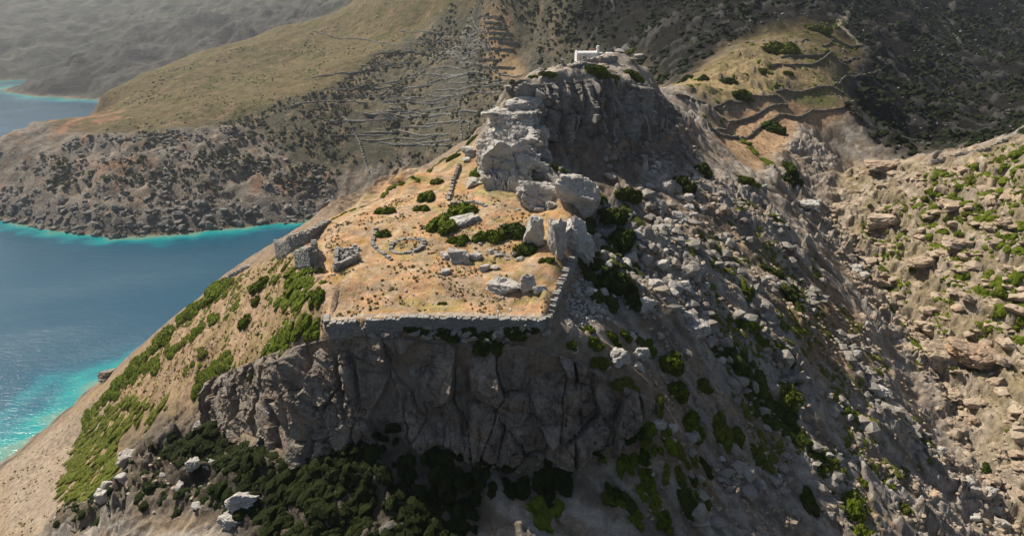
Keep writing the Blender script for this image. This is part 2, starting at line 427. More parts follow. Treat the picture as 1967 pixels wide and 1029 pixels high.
# thin out points that nearly coincide
keep = []
for i, q in enumerate(Q):
    if all((Q[j, 0] - q[0]) ** 2 + (Q[j, 1] - q[1]) ** 2 > 0.35 for j in keep):
        keep.append(i)
Q = Q[keep]
CS = 0.8
def phi(r2): return np.sqrt(r2 + CS)
nQ = len(Q)
S = 100.0
A = np.zeros((nQ + 3, nQ + 3))
A[:nQ, :nQ] = phi(((Q[:, None, :2] - Q[None, :, :2]) ** 2).sum(-1)) / S
A[:nQ, nQ] = 1; A[:nQ, nQ + 1:] = Q[:, :2] / S
A[nQ:, :nQ] = A[:nQ, nQ:].T
A[:nQ, :nQ] += np.eye(nQ) * 1e-3 * -1
W = np.linalg.solve(A, np.concatenate([Q[:, 2], np.zeros(3)]))
def H0(x, y):
    x = np.asarray(x, np.float32); y = np.asarray(y, np.float32)
    sh = x.shape; x = x.ravel(); y = y.ravel()
    out = np.empty(len(x), np.float32)
    qx = Q[:, 0].astype(np.float32); qy = Q[:, 1].astype(np.float32); w = (W[:nQ] / S).astype(np.float32)
    for a in range(0, len(x), 16384):
        xx = x[a:a + 16384, None]; yy = y[a:a + 16384, None]
        d = (xx - qx) ** 2; d += (yy - qy) ** 2; d += CS
        np.sqrt(d, out=d)
        out[a:a + 16384] = d @ w + W[nQ] + (x[a:a + 16384] * W[nQ + 1] + y[a:a + 16384] * W[nQ + 2]) / S
    return out.reshape(sh)

def axis(lo, hi, a, b, d, g):
    out = list(np.arange(a, b + 1e-6, d))
    s, v = d, b
    while v < hi: s = d + g * (v - b); v += s; out.append(v)
    v = a; pre = []
    while v > lo: s = d + g * (a - v); v -= s; pre.append(v)
    return np.array(pre[::-1] + out)
XS = axis(-2000, 1300, -66, 112, 0.7, 0.0095)
_y1 = axis(72, 2700, 72, 130, 0.65, 0.0066)
YS = np.concatenate([np.arange(8, 72, 1.6), _y1])
def inview(gx, gy): return np.abs(gx) < 0.95 * gy + 60
def base(XS_, YS_):
    gx, gy = np.meshgrid(XS_, YS_)
    iv = inview(gx, gy)
    hb = np.full(gx.shape, -30, np.float32)
    hb[iv] = H0(gx[iv], gy[iv])
    return [XS_, YS_, hb]
# the wide sheet, and two finer ones for the near hill and for the spur
GRIDS = [base(np.arange(-70, 116.1, 0.31), np.arange(69, 178.1, 0.31)), base(np.arange(80, 196.1, 0.31), np.arange(92, 250.1, 0.33)), base(XS, YS)]
FINE = [[g[0], g[1], g[2].copy()] for g in GRIDS]

def ground(x, y, G=None):
    x = np.asarray(x, float); y = np.asarray(y, float)
    out = np.zeros(np.broadcast(x, y).shape); done = np.zeros(out.shape, bool)
    x = np.broadcast_to(x, out.shape); y = np.broadcast_to(y, out.shape)
    for gx, gy, H in (GRIDS if G is not None else FINE):
        m = ~done & (x > gx[0]) & (x < gx[-1]) & (y > gy[0]) & (y < gy[-1]) if len(gx) != len(XS) else ~done
        if not m.any(): continue
        X = x[m]; Y = y[m]
        i = np.clip(np.searchsorted(gx, X) - 1, 0, len(gx) - 2); j = np.clip(np.searchsorted(gy, Y) - 1, 0, len(gy) - 2)
        u = np.clip((X - gx[i]) / (gx[i + 1] - gx[i]), 0, 1); v = np.clip((Y - gy[j]) / (gy[j + 1] - gy[j]), 0, 1)
        out[m] = (H[j, i] * (1 - u) + H[j, i + 1] * u) * (1 - v) + (H[j + 1, i] * (1 - u) + H[j + 1, i + 1] * u) * v
        done |= m
    return out

_T = 70 * 1.0022 ** np.arange(0, 1500)
def hit(px, py, G=None):
    """where the sight line through a point of the photograph meets the ground"""
    px = np.atleast_1d(np.asarray(px, float)); py = np.atleast_1d(np.asarray(py, float))
    a, b, c = ray(px, py)
    X = a[:, None] * _T; Y = b[:, None] * _T; Z = CAMZ + c[:, None] * _T
    g = ground(X, Y, G)
    below = Z < np.maximum(g, 0)
    k = np.where(below.any(1), below.argmax(1), len(_T) - 1)
    k = np.maximum(k, 1)
    r = np.arange(len(px))
    d1 = (Z - g)[r, k]; d0 = (Z - g)[r, k - 1]
    f = np.clip(d0 / np.maximum(d0 - d1, 1e-6), 0, 1)
    t = _T[k - 1] + (_T[k] - _T[k - 1]) * f
    return np.stack([a * t, b * t, CAMZ + c * t], 1)

def poly_sd(poly, x, y):
    """signed distance to a ground polygon, positive inside"""
    d = np.full(x.shape, 9e9, np.float32); ins = np.zeros(x.shape, bool)
    n = len(poly)
    for k in range(n):
        ax, ay = poly[k][:2]; bx, by = poly[(k + 1) % n][:2]
        ex, ey = bx - ax, by - ay
        t = np.clip(((x - ax) * ex + (y - ay) * ey) / (ex * ex + ey * ey + 1e-9), 0, 1)
        d = np.minimum(d, (x - ax - t * ex) ** 2 + (y - ay - t * ey) ** 2)
        if abs(by - ay) > 1e-9:
            c = (ay > y) != (by > y)
            ins ^= c & (x < ex * (y - ay) / (by - ay) + ax)
    d = np.sqrt(d)
    return np.where(ins, d, -d)

def line_d(pts, x, y):
    d = np.full(x.shape, 9e9, np.float32)
    for a, b in zip(pts[:-1], pts[1:]):
        ex, ey = b[0] - a[0], b[1] - a[1]
        t = np.clip(((x - a[0]) * ex + (y - a[1]) * ey) / (ex * ex + ey * ey + 1e-9), 0, 1)
        d = np.minimum(d, (x - a[0] - t * ex) ** 2 + (y - a[1] - t * ey) ** 2)
    return np.sqrt(d)

def gpoly(*px): 
    a = np.array(px, float)
    return hit(a[:, 0], a[:, 1], 'base')
# ------------------------------------------------------------------ relief and ground cover
_gp = {}
def gp(px):
    if px not in _gp: _gp[px] = gpoly(*px)
    return _gp[px]
def C(*c): return np.array(c, np.float32)
def blend(col, m, c): return col + (c - col) * m[..., None]
def surface(XS_, YS_, HB):
    GX, GY = np.meshgrid(XS_, YS_)
    x, y = GX.astype(np.float32), GY.astype(np.float32)
    INVIEW = inview(GX, GY)
    gy_, gx_ = np.gradient(HB, YS_, XS_)
    SLOPE = np.sqrt(gx_ ** 2 + gy_ ** 2).astype(np.float32)
    def region(px, feather):
        g = gp(px)
        return sst(-feather, feather, poly_sd(g, x, y))
    TERR = region(((630, 622), (780, 612), (1045, 614), (1064, 562), (1084, 520), (1100, 485), (1112, 440), (1040, 380), (950, 350), (910, 280), (860, 310), (760, 352), (640, 418), (602, 445), (612, 520), (622, 600)), 1.2)
    LEFT = region(((632, 625), (600, 640), (500, 690), (395, 735), (380, 800), (240, 905), (60, 1029), (0, 1029), (0, 905), (195, 735), (300, 645), (420, 545), (530, 495), (600, 448), (612, 520)), 2.5)
    SAND = region(((0, 1029), (0, 900), (100, 825), (200, 745), (215, 800), (130, 920), (120, 1029)), 4)
    SPUR = region(((1967, 1029), (1925, 1029), (1860, 850), (1775, 690), (1710, 600), (1650, 500), (1580, 410), (1640, 316), (1760, 308), (1860, 295), (1967, 266), (2150, 230), (2200, 1029)), 2.0)
    GULLY_SHADE = region(((290, 880), (400, 825), (540, 885), (700, 845), (765, 815), (850, 850), (960, 885), (1090, 885), (1110, 940), (1050, 990), (950, 960), (900, 1029), (880, 1060), (470, 1060), (330, 960)), 2.0)
    FIELD = region(((1350, 245), (1420, 215), (1520, 180), (1620, 190), (1640, 215), (1540, 240), (1500, 290), (1450, 330), (1400, 300)), 4)
    FIELDS = region(((1290, 170), (1380, 110), (1550, 50), (1640, 60), (1660, 110), (1610, 200), (1500, 200), (1400, 215), (1340, 190)), 6)
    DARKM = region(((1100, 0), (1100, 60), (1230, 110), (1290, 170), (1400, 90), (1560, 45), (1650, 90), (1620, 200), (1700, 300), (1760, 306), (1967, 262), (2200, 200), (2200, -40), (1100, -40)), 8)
    HSLOPE = region(((-20, 300), (100, 240), (200, 262), (330, 250), (480, 220), (600, 176), (720, 105), (800, 60), (870, 5), (1250, -20), (1250, 150), (1000, 300), (850, 340), (640, 415), (210, 460), (-40, 425)), 10)
    HCLIFF = region(((-20, 280), (100, 250), (200, 265), (330, 250), (480, 240), (540, 300), (640, 330), (780, 300), (800, 350), (640, 415), (500, 440), (210, 462), (-40, 430)), 8)
    HTERR = region(((600, 170), (720, 110), (860, 40), (950, 20), (1060, 60), (1040, 150), (1000, 210), (950, 240), (820, 250), (700, 240), (560, 240)), 14)
    CRAGTOP = region(((992, 180), (1040, 168), (1100, 162), (1170, 158), (1215, 165), (1250, 172), (1235, 120), (1190, 100), (1100, 110), (1040, 140)), 1.0)
    CLB = poly_sd(CL_TOP + CL_FOOT[::-1], x, y); CLF = sst(-2.5, 0.5, CLB)           # under the cliff sheet
    CRB = poly_sd(CR_TOP + CR_FOOT[::-1], x, y); CRF = sst(-2.5, 0.5, CRB)
    WALLZ = sst(4.0, 1.0, line_d(TOP_FRONT + TOP_RIGHT, x, y))
    FAR = sst(300, 400, y) * (1 - SPUR)
    FAR2 = sst(900, 1100, y)
    near = (1 - FAR)
    dg = np.gradient
    HH = HB.copy()
    calm = np.clip(CLF + CRF + WALLZ, 0, 1)
    flank = near * (1 - TERR) * (1 - LEFT) * (1 - SPUR) * (1 - FIELD) * (1 - calm) * (1 - CRAGTOP)
    flank = flank * (1 - sst(116, 126, y) * sst(-4, -14, x))
    n_a = fbm2(x / 11, y / 11, 5); n_b = fbm2(x / 2.6 + 40, y / 2.6, 4); n_c = fbm2(x / 30 + 11, y / 30 - 6, 3)
    HH += near * (n_a * (0.26 + 0.31 * (1 - TERR)) + n_b * (0.10 + 0.11 * (1 - TERR))) * (1 - 0.75 * calm) * (1 - 0.6 * SAND)
    # flank: ribs of rock running down to the gorge
    u = x * 0.93 - y * 0.36; v = x * 0.36 + y * 0.93
    rib = ridge2(v / 9 + 0.4 * n_a, u / 30, 4)
    HH += flank * rib * 1.15
    so1, so2, sid_, sof = voro2(v / 5.5 + 0.35 * n_a, u / 7.5 + 0.3 * n_a, 41)
    outc = flank * sst(0.45, 0.6, sid_) * sst(-0.35, 0.1, n_c)
    HH += outc * (1.1 + 2.6 * sof) * sst(0.0, 0.12, so2 - so1)
    HH += flank * np.abs(n2(v / 2.2 + n_b * 0.6, u / 7)) * 0.55
    f1, f2, cid, fct = voro2(x / 2.7 + 0.45 * n_b + 0.3 * n_a, y / 2.1 + 0.4 * n_b, 5)
    fs1, fs2, cids, fcts = voro2(x / 1.1 + 0.3 * n_b, y / 0.9 + 0.3 * n_b, 15)
    rocky = sst(0.0, 0.45, n_c + 0.6 * n_a)
    block = sst(0.25, 0.75, cid) * (0.55 + 1.3 * fct) * sst(0.0, 0.10, f2 - f1) + 0.28 * (cids + 1.2 * fcts) * sst(0.0, 0.08, fs2 - fs1)
    FLROCK = flank * rocky
    HH += FLROCK * block * 1.0 + CRAGTOP * block * 0.7
    # left flank: soft hummocks, rock teeth low down in the shade
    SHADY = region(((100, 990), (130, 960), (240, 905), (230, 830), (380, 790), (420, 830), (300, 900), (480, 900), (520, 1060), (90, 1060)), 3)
    HH += SHADY * block * 0.9
    HH += SHADY * np.clip(n_a, -0.3, 1) * 1.6
    # spur and gorge: ledges of layered rock
    def ledges(h, s, lo=0.5, hi=0.97):
        q = h / s; fr = q - np.floor(q)
        return (sst(lo, hi, fr) - fr) * s
    tilt = HH + 0.16 * x - 0.05 * y
    l1 = ledges(tilt + n_a * 0.7 + n_b * 0.22, 1.35, 0.6, 0.95)
    l2 = ledges(tilt + n_a * 1.3 + n_b * 0.4 + 7, 4.0, 0.7, 0.96)
    f1b, f2b, cidb, fctb = voro2(x / 5.5 + 0.3 * n_b + 9, y / 4.0 + 0.3 * n_b, 9)
    spr = SPUR * (0.55 + 0.45 * sst(-0.25, 0.3, n_c))
    HH += spr * (l1 * 1.0 + l2 * 0.95 + ((cidb - 0.4) * 0.7 + fctb * 0.7) * sst(0.0, 0.08, f2b - f1b) + block * 0.25 + n_a * 0.35)
    gd = line_d(GORGE, x, y)
    GORG = sst(11, 2, gd) * near
    HH += GORG * (block * 0.55 + (cidb - 0.5) * 0.9 - 0.6)
    # fields
    FT = FIELDS * near
    HH += FT * ledges(HH + n_c * 1.0, 3.4, 0.8, 0.98) * 0.0
    # far ground
    m_a = fbm2(x / 60, y / 60, 6); m_b = fbm2(x / 14 + 3, y / 14, 5); m_c = ridge2(x / 95 + 0.3 * m_a, y / 95, 5)
    land = sst(-1, 6, HB)
    HH += FAR * land * (m_a * 2.2 + m_b * 0.8) * (1 + 2.0 * FAR2)
    HH += FAR * land * FAR2 * m_c * 9
    hu = x * 0.55 + y * 0.83
    dip = HH * 1.0 + 0.42 * x - 0.10 * y
    HEAD2 = region(((20, 182), (130, 128), (210, 93), (270, 64), (400, 42), (620, 2), (560, 60), (400, 110), (300, 140), (200, 188), (120, 192)), 25) * FAR2
    HH += HEAD2 * land * (ridge2((x + 0.5 * y) / 75 + 0.5 * m_a, (y - 0.5 * x) / 150, 5) * 6 - 2)
    HH += HCLIFF * land * (ridge2((y * 0.88 - x * 0.47) / 15 + 0.9 * m_a, (x * 0.88 + y * 0.47) / 75, 4) * 2.0 + ridge2(x / 17 + 0.8 * m_a, y / 90, 4) * 1.5 + m_b * 0.4)
    f1c, f2c, cidc, fctc = voro2(x / 9 + 0.7 * m_b + 0.5 * m_a, y / 7 + 0.6 * m_b, 21)
    HH += HCLIFF * land * (ledges(dip + m_a * 1.5, 7.5, 0.6, 0.97) * 0.3 + ledges(dip + m_a, 3.4, 0.6, 0.97) * 0.5)
    HH += HCLIFF * land * sst(14, 4, HB) * (sst(0.35, 0.9, cidc) * (1.6 + 3.5 * fctc) * sst(0.0, 0.1, f2c - f1c))
    HH += HTERR * ledges(HH + m_b * 0.35 + m_a * 1.5 + 0.03 * x, 5.5, 0.8, 0.98) * 0.85 * sst(0.9, 0.5, SLOPE)
    HH += DARKM * FAR * (ridge2(x / 26 + m_a, y / 40, 4) * 2.2 + sst(0.5, 0.9, cidc) * (1.5 + 3 * fctc) * sst(0.0, 0.1, f2c - f1c))
    fx = np.array([q_[0] for q_ in TOP_FRONT]); fy_ = np.interp(x, fx, [q_[1] for q_ in TOP_FRONT]); fz = np.interp(x, fx, [q_[2] for q_ in TOP_FRONT])
    edge = (x > fx[0] - 0.3) & (x < fx[-1] + 0.3) & (y > fy_ - 0.35)
    wgt = sst(9.0, 3.0, y - fy_) * edge * sst(fx[-1] + 0.3, fx[-1] - 1.0, x)
    HH = HH + (fz - 0.06 + 0.05 * n_b + 0.06 * n_a + np.clip(y - fy_, 0, 9) * 0.055 - HH) * wgt
    ry_ = np.array([q_[1] for q_ in TOP_RIGHT]); rx_ = np.interp(y, ry_, [q_[0] for q_ in TOP_RIGHT]); rz_ = np.interp(y, ry_, [q_[2] for q_ in TOP_RIGHT])
    edge = (y > ry_[0] - 0.3) & (y < ry_[-2]) & (x < rx_ + 0.3) & (x > rx_ - 3)
    HH = np.where(edge, np.maximum(HH, rz_ - 0.05 + 0.04 * n_b), HH)
    HH = np.where(HB < -1.0, np.minimum(HH, -0.6), HH)
    HH -= 14.0 * sst(0.0, 1.3, CLB) + 12.0 * sst(0.1, 2.5, CRB)
    HGT = np.where(INVIEW, HH, -30).astype(np.float32)

    # ------------------------------------------------------------------ ground cover: what the ground is made of, with shade painted in below cliff and mountain
    gy2, gx2 = np.gradient(HGT, YS_, XS_)
    STEEP = np.sqrt(gx2 ** 2 + gy2 ** 2)
    col = np.empty(GX.shape + (3,), np.float32); col[:] = C(0.27, 0.205, 0.145)
    big = fbm2(x / 17 + 5, y / 17, 4); med = fbm2(x / 4.2 - 7, y / 4.2, 4); fin = fbm2(x / 1.3, y / 1.3, 3)
    # right flank scree, soil, rock
    col = blend(col, flank * sst(-0.2, 0.4, big), C(0.30, 0.262, 0.218))
    col = blend(col, FLROCK * sst(0.25, 0.6, cid), C(0.37, 0.345, 0.31))
    col = blend(col, flank * sst(0.2, 0.5, med - 0.1 * big) * 0.8, C(0.33, 0.25, 0.165))
    stv = fbm2(v / 2.6 + 0.5 * n_a, u / 20, 4)
    col = blend(col, outc * 0.85, C(0.33, 0.305, 0.275))
    col = blend(col, flank * sst(0.05, 0.4, stv) * 0.75, C(0.42, 0.375, 0.32))
    col = blend(col, flank * sst(0.05, 0.35, -stv + 0.25 * big - 0.1) * 0.7, C(0.17, 0.14, 0.10))
    bs = region(((1490, 560), (1570, 545), (1640, 600), (1690, 700), (1660, 740), (1560, 700), (1510, 620)), 3)
    col = blend(col, bs * 0.85, C(0.31, 0.215, 0.135))
    # left flank
    gr = sst(-0.15, 0.35, med + 0.5 * big)
    col = blend(col, LEFT, C(0.42, 0.29, 0.185))
    col = blend(col, LEFT * gr * 0.75, C(0.33, 0.25, 0.12))
    col = blend(col, LEFT * sst(0.15, 0.5, fin + 0.4 * med) * 0.5, C(0.25, 0.18, 0.085))
    col = blend(col, SAND, C(0.36, 0.285, 0.21))
    col = blend(col, SHADY * (1 - 0.4 * sst(0.3, 0.8, med)), C(0.15, 0.125, 0.095))  # ground darkened here to paint in the shade of the low slope
    col = blend(col, GULLY_SHADE * 0.85, C(0.075, 0.066, 0.05))  # shade under the cliff painted into the soil colour
    # terrace
    col = blend(col, TERR, C(0.52, 0.32, 0.18))
    col = blend(col, TERR * sst(-0.05, 0.45, big + 0.5 * med), C(0.48, 0.29, 0.135))
    col = blend(col, TERR * sst(0.0, 0.4, med - 0.4 * big) * 0.8, C(0.48, 0.365, 0.255))
    col = blend(col, TERR * sst(0.15, 0.4, fbm2(x / 6 + 77, y / 3.5, 4)) * 0.7, C(0.36, 0.285, 0.20))
    col = blend(col, TERR * sst(0.25, 0.5, fbm2(x / 8 - 31, y / 5, 4)) * 0.6, C(0.30, 0.27, 0.09))
    col = blend(col, TERR * sst(0.2, 0.5, fin + 0.5 * med) * 0.5, C(0.34, 0.255, 0.085))
    g1 = region(((622, 520), (640, 470), (690, 440), (720, 470), (680, 540), (640, 580)), 3) + region(((640, 600), (700, 575), (850, 590), (1040, 580), (1044, 606), (780, 600)), 1.5)
    col = blend(col, np.clip(g1, 0, 1) * sst(-0.3, 0.4, med) * 0.85, C(0.43, 0.235, 0.075))
    # crag
    col = blend(col, CRAGTOP, C(0.42, 0.365, 0.30))
    col = blend(col, CRAGTOP * sst(0.1, 0.4, fin + 0.3 * med), C(0.33, 0.29, 0.25))
    SADDLE = region(((1060, 290), (1150, 280), (1300, 240), (1340, 330), (1230, 340), (1160, 400), (1130, 350)), 2)
    col = blend(col, SADDLE, C(0.205, 0.165, 0.13))
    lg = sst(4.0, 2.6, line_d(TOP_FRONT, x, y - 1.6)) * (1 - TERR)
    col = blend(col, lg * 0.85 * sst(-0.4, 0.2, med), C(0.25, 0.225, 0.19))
    # spur
    col = blend(col, SPUR, C(0.41, 0.34, 0.255))
    col = blend(col, SPUR * sst(-0.1, 0.4, med + 0.6 * big), C(0.36, 0.28, 0.19))
    col = blend(col, SPUR * sst(0.9, 1.8, STEEP) * 0.8, C(0.33, 0.275, 0.215))
    SPG = SPUR * sst(100, 135, y + 0.3 * x) * sst(-0.1, 0.3, med + 0.3 * big + 0.25)
    col = blend(col, SPG * 0.5, C(0.22, 0.185, 0.095))
    col = blend(col, GORG * 0.8 * (1 - SPUR * 0.5), C(0.34, 0.29, 0.235))
    # fields on the saddle
    col = blend(col, FIELD, C(0.42, 0.28, 0.165))
    col = blend(col, FT * (1 - FIELD), C(0.36, 0.27, 0.14))
    col = blend(col, FT * sst(0.6, 1.3, STEEP), C(0.17, 0.15, 0.125))
    col = blend(col, FT * sst(0.1, 0.4, big + 0.4 * med) * 0.6, C(0.15, 0.14, 0.06))
    gf = region(((1500, 185), (1560, 175), (1615, 190), (1612, 208), (1560, 205)), 2)
    col = blend(col, gf, C(0.17, 0.165, 0.07))
    # far ground
    fb = fbm2(x / 45, y / 45, 5); fm = fbm2(x / 12, y / 12, 4)
    G = FAR
    col = blend(col, G, C(0.165, 0.132, 0.062))
    col = blend(col, G * sst(-0.1, 0.4, fb), C(0.125, 0.112, 0.042))
    col = blend(col, G * sst(0.15, 0.5, fm + 0.3 * fb) * 0.6, C(0.25, 0.175, 0.105))
    col = blend(col, HSLOPE * G, C(0.105, 0.098, 0.066))
    col = blend(col, HSLOPE * G * sst(0.0, 0.35, fm) * 0.8, C(0.10, 0.105, 0.065))
    col = blend(col, HSLOPE * G * sst(0.2, 0.5, fm + 0.5 * fb) * 0.55, C(0.27, 0.195, 0.125))
    col = blend(col, HCLIFF * G * 0.9, C(0.19, 0.16, 0.125))
    col = blend(col, HCLIFF * G * sst(0.0, 0.4, fb + 0.4 * fm) * 0.9, C(0.29, 0.22, 0.16))
    col = blend(col, HCLIFF * G * sst(0.15, 0.45, fm - 0.3 * fb) * 0.85, C(0.34, 0.21, 0.13))
    col = blend(col, HCLIFF * G * sst(0.3, 0.8, ridge2(dip / 3.5 + m_b, x / 60, 3)) * 0.7, C(0.27, 0.245, 0.21))
    col = blend(col, HCLIFF * G * sst(16, 3, HB) * 0.7, C(0.15, 0.142, 0.13))
    HF = HTERR * G
    col = blend(col, HF * sst(0.8, 0.3, STEEP) * sst(-0.15, 0.25, fb) * 0.8, C(0.205, 0.165, 0.095))
    col = blend(col, HF * sst(0.5, 1.0, STEEP) * 0.8, C(0.11, 0.105, 0.085))
    bnd = (HGT + m_a * 1.5 + 0.03 * x) / 4.2; bnd = bnd - np.floor(bnd)
    tw = HF * sst(-0.35, 0.15, fbm2(x / 70 + 8, y / 40, 3))
    col = blend(col, tw * sst(0.45, 0.2, np.abs(bnd - 0.35)) * 0.4, C(0.23, 0.185, 0.105))
    col = blend(col, tw * sst(0.78, 0.86, bnd) * 0.8, C(0.085, 0.078, 0.062))
    stair = region(((925, 30), (975, 30), (990, 90), (1010, 150), (940, 150), (925, 90)), 5) * G
    col = blend(col, stair, C(0.36, 0.25, 0.14))
    col = blend(col, DARKM * sst(230, 300, y), C(0.019, 0.018, 0.015))  # dark scrub ground, the mountain's shade painted into it
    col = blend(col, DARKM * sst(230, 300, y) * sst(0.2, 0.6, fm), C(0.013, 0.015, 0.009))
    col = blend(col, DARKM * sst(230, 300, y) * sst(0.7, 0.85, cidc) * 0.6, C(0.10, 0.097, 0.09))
    col = blend(col, G * FAR2 * 0.95, C(0.13, 0.125, 0.10))
    col = blend(col, G * FAR2 * sst(0.0, 0.5, fb), C(0.08, 0.085, 0.062))
    col = blend(col, HEAD2, C(0.06, 0.057, 0.047))
    col = blend(col, HEAD2 * sst(0.5, 1.1, ridge2((x + 0.5 * y) / 75 + 0.5 * m_a, (y - 0.5 * x) / 150, 5)) * 0.7, C(0.13, 0.122, 0.105))
    och = region(((150, 330), (300, 310), (310, 330), (180, 345)), 6) + region(((225, 325), (270, 312), (275, 328), (230, 338)), 3) + region(((40, 250), (210, 205), (240, 225), (110, 265)), 7) + region(((480, 345), (570, 335), (640, 345), (560, 375), (490, 370)), 6)
    col = blend(col, np.clip(och, 0, 1) * G * sst(-0.3, 0.3, fm) * 0.85, C(0.36, 0.20, 0.12))
    # the wet foot of the shore
    col = blend(col, sst(3.2, 1.2, HGT) * sst(-3, 0, HGT) * (1 - 0.5 * SAND), C(0.10, 0.092, 0.08))
    col = blend(col, sst(1.0, 0.35, HGT) * 0.8, C(0.33, 0.27, 0.18))
    # trodden paths: worn soil
    def trail(px, w, c, a=0.95):
        nonlocal col
        g = np.array(densify(gp(px), 3))
        d = line_d(g, x + 0.5 * n_b * w, y + 0.5 * n_b * w)
        col = blend(col, sst(w, w * 0.45, d) * a, C(*c))
    trail(((640, 600), (625, 560), (612, 500), (640, 440), (700, 400), (770, 360), (840, 310)), 0.9, (0.50, 0.36, 0.24))
    trail(((650, 560), (700, 500), (770, 440), (740, 400), (760, 370)), 0.6, (0.52, 0.38, 0.25))
    trail(((640, 606), (780, 600), (900, 600), (1040, 604)), 0.8, (0.46, 0.38, 0.30))
    trail(((780, 400), (860, 350), (930, 330)), 0.6, (0.52, 0.38, 0.25))
    trail(((1060, 300), (1150, 318), (1240, 300), (1310, 262), (1345, 262)), 1.2, (0.30, 0.21, 0.145), 0.7)
    trail(((1640, 0), (1612, 50), (1650, 90), (1670, 100), (1700, 125)), 2.0, (0.36, 0.31, 0.24))
    trail(((1832, 0), (1822, 40), (1835, 80), (1842, 92)), 1.6, (0.20, 0.19, 0.165))
    trail(((1860, 292), (1870, 320), (1910, 350), (1967, 380)), 0.8, (0.46, 0.36, 0.25))


    return HGT, np.clip(col, 0.01, 0.9), SPUR
# ------------------------------------------------------------------ the land, named by its landforms
RECT = [(g[0][0], g[0][-1], g[1][0], g[1][-1]) for g in GRIDS[:2]]
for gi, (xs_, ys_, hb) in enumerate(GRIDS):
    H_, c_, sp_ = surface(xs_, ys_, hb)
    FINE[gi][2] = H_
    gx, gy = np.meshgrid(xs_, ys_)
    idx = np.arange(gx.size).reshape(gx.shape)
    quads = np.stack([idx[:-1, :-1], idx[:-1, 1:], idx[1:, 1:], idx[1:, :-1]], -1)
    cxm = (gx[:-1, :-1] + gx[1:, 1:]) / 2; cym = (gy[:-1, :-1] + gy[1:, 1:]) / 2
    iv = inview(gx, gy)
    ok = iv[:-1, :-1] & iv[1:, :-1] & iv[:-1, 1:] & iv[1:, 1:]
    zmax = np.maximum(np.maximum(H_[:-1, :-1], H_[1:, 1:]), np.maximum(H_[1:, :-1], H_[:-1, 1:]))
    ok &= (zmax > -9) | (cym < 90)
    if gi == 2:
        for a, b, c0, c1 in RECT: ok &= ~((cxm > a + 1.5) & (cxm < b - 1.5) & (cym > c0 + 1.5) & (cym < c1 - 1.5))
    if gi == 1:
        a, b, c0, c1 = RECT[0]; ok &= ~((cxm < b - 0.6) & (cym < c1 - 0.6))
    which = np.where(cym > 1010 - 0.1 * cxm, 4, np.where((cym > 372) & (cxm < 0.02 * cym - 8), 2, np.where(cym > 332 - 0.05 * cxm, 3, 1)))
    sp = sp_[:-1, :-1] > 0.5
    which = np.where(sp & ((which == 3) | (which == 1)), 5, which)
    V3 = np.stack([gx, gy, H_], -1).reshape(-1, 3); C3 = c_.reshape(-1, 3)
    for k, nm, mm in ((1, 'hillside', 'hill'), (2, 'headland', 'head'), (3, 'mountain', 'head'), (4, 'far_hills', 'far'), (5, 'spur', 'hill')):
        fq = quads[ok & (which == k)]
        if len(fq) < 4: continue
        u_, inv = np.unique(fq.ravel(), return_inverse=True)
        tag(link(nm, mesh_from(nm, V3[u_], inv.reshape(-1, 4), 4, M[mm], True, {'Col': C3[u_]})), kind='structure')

# ------------------------------------------------------------------ sea
sx = axis(-3200, 200, -420, -40, 3.6, 0.06); sy = axis(40, 4200, 90, 520, 3.6, 0.035)
SX, SY = np.meshgrid(sx, sy)
dep = ground(SX, SY, 'base').astype(np.float32)
inv_ = np.abs(SX) < 0.95 * SY + 60
dep = np.where(inv_, dep, -20) + fbm2(SX / 16, SY / 16, 5) * 2.2
sid = np.arange(SX.size).reshape(SX.shape)
sq = np.stack([sid[:-1, :-1], sid[:-1, 1:], sid[1:, 1:], sid[1:, :-1]], -1).reshape(-1, 4)
N = NT('sea_water')
dpt = N.n('ShaderNodeAttribute', attribute_name='depth').outputs['Fac']
mr = N.n('ShaderNodeMapRange', i_1=-9.0, i_2=0.0); N.l(dpt, mr.inputs[0])
c = N.ramp(mr.outputs[0], [(0.0, (0.012, 0.075, 0.125)), (0.42, (0.006, 0.085, 0.14)), (0.62, (0.003, 0.17, 0.21)), (0.82, (0.008, 0.28, 0.275)), (0.97, (0.14, 0.28, 0.22))])
p = N.pos()
N.base(c)
rn = N.noise(1.0, 4, 0.6, stretch(N, p, (0.004, 0.011, 1.0)), 0.6)
rm = N.n('ShaderNodeMapRange', i_1=0.38, i_2=0.66, i_3=0.05, i_4=0.30); N.l(rn, rm.inputs[0]); N.l(rm.outputs[0], N.b.inputs['Roughness'])
N.b.inputs['IOR'].default_value = 1.333
N.b.inputs['Specular IOR Level'].default_value = 0.5
w1 = N.noise(0.16, 4, 0.62, stretch(N, p, (1.0, 2.2, 1.0)))
w2 = N.noise(0.75, 4, 0.65, stretch(N, p, (1.0, 1.6, 1.0)))
w3 = N.noise(2.6, 3, 0.6, p)
h = N.math('ADD', N.math('MULTIPLY', w1, 1.0), N.math('ADD', N.math('MULTIPLY', w2, 0.4), N.math('MULTIPLY', w3, 0.12)))
N.bump(h, 1.0, 0.25)
me = mesh_from('sea', np.stack([SX, SY, SX * 0], -1).reshape(-1, 3), sq, 4, N.m, True, {'depth': dep.reshape(-1)})
tag(link('sea', me), kind='structure')

# ------------------------------------------------------------------ cliffs
def resample(w, n):
    w = np.array(w, float)
    d = np.concatenate([[0], np.cumsum(np.linalg.norm(np.diff(w, axis=0), axis=1))])
    s = np.linspace(0, d[-1], n)
    return np.stack([np.interp(s, d, w[:, k]) for k in range(3)], 1), d[-1]

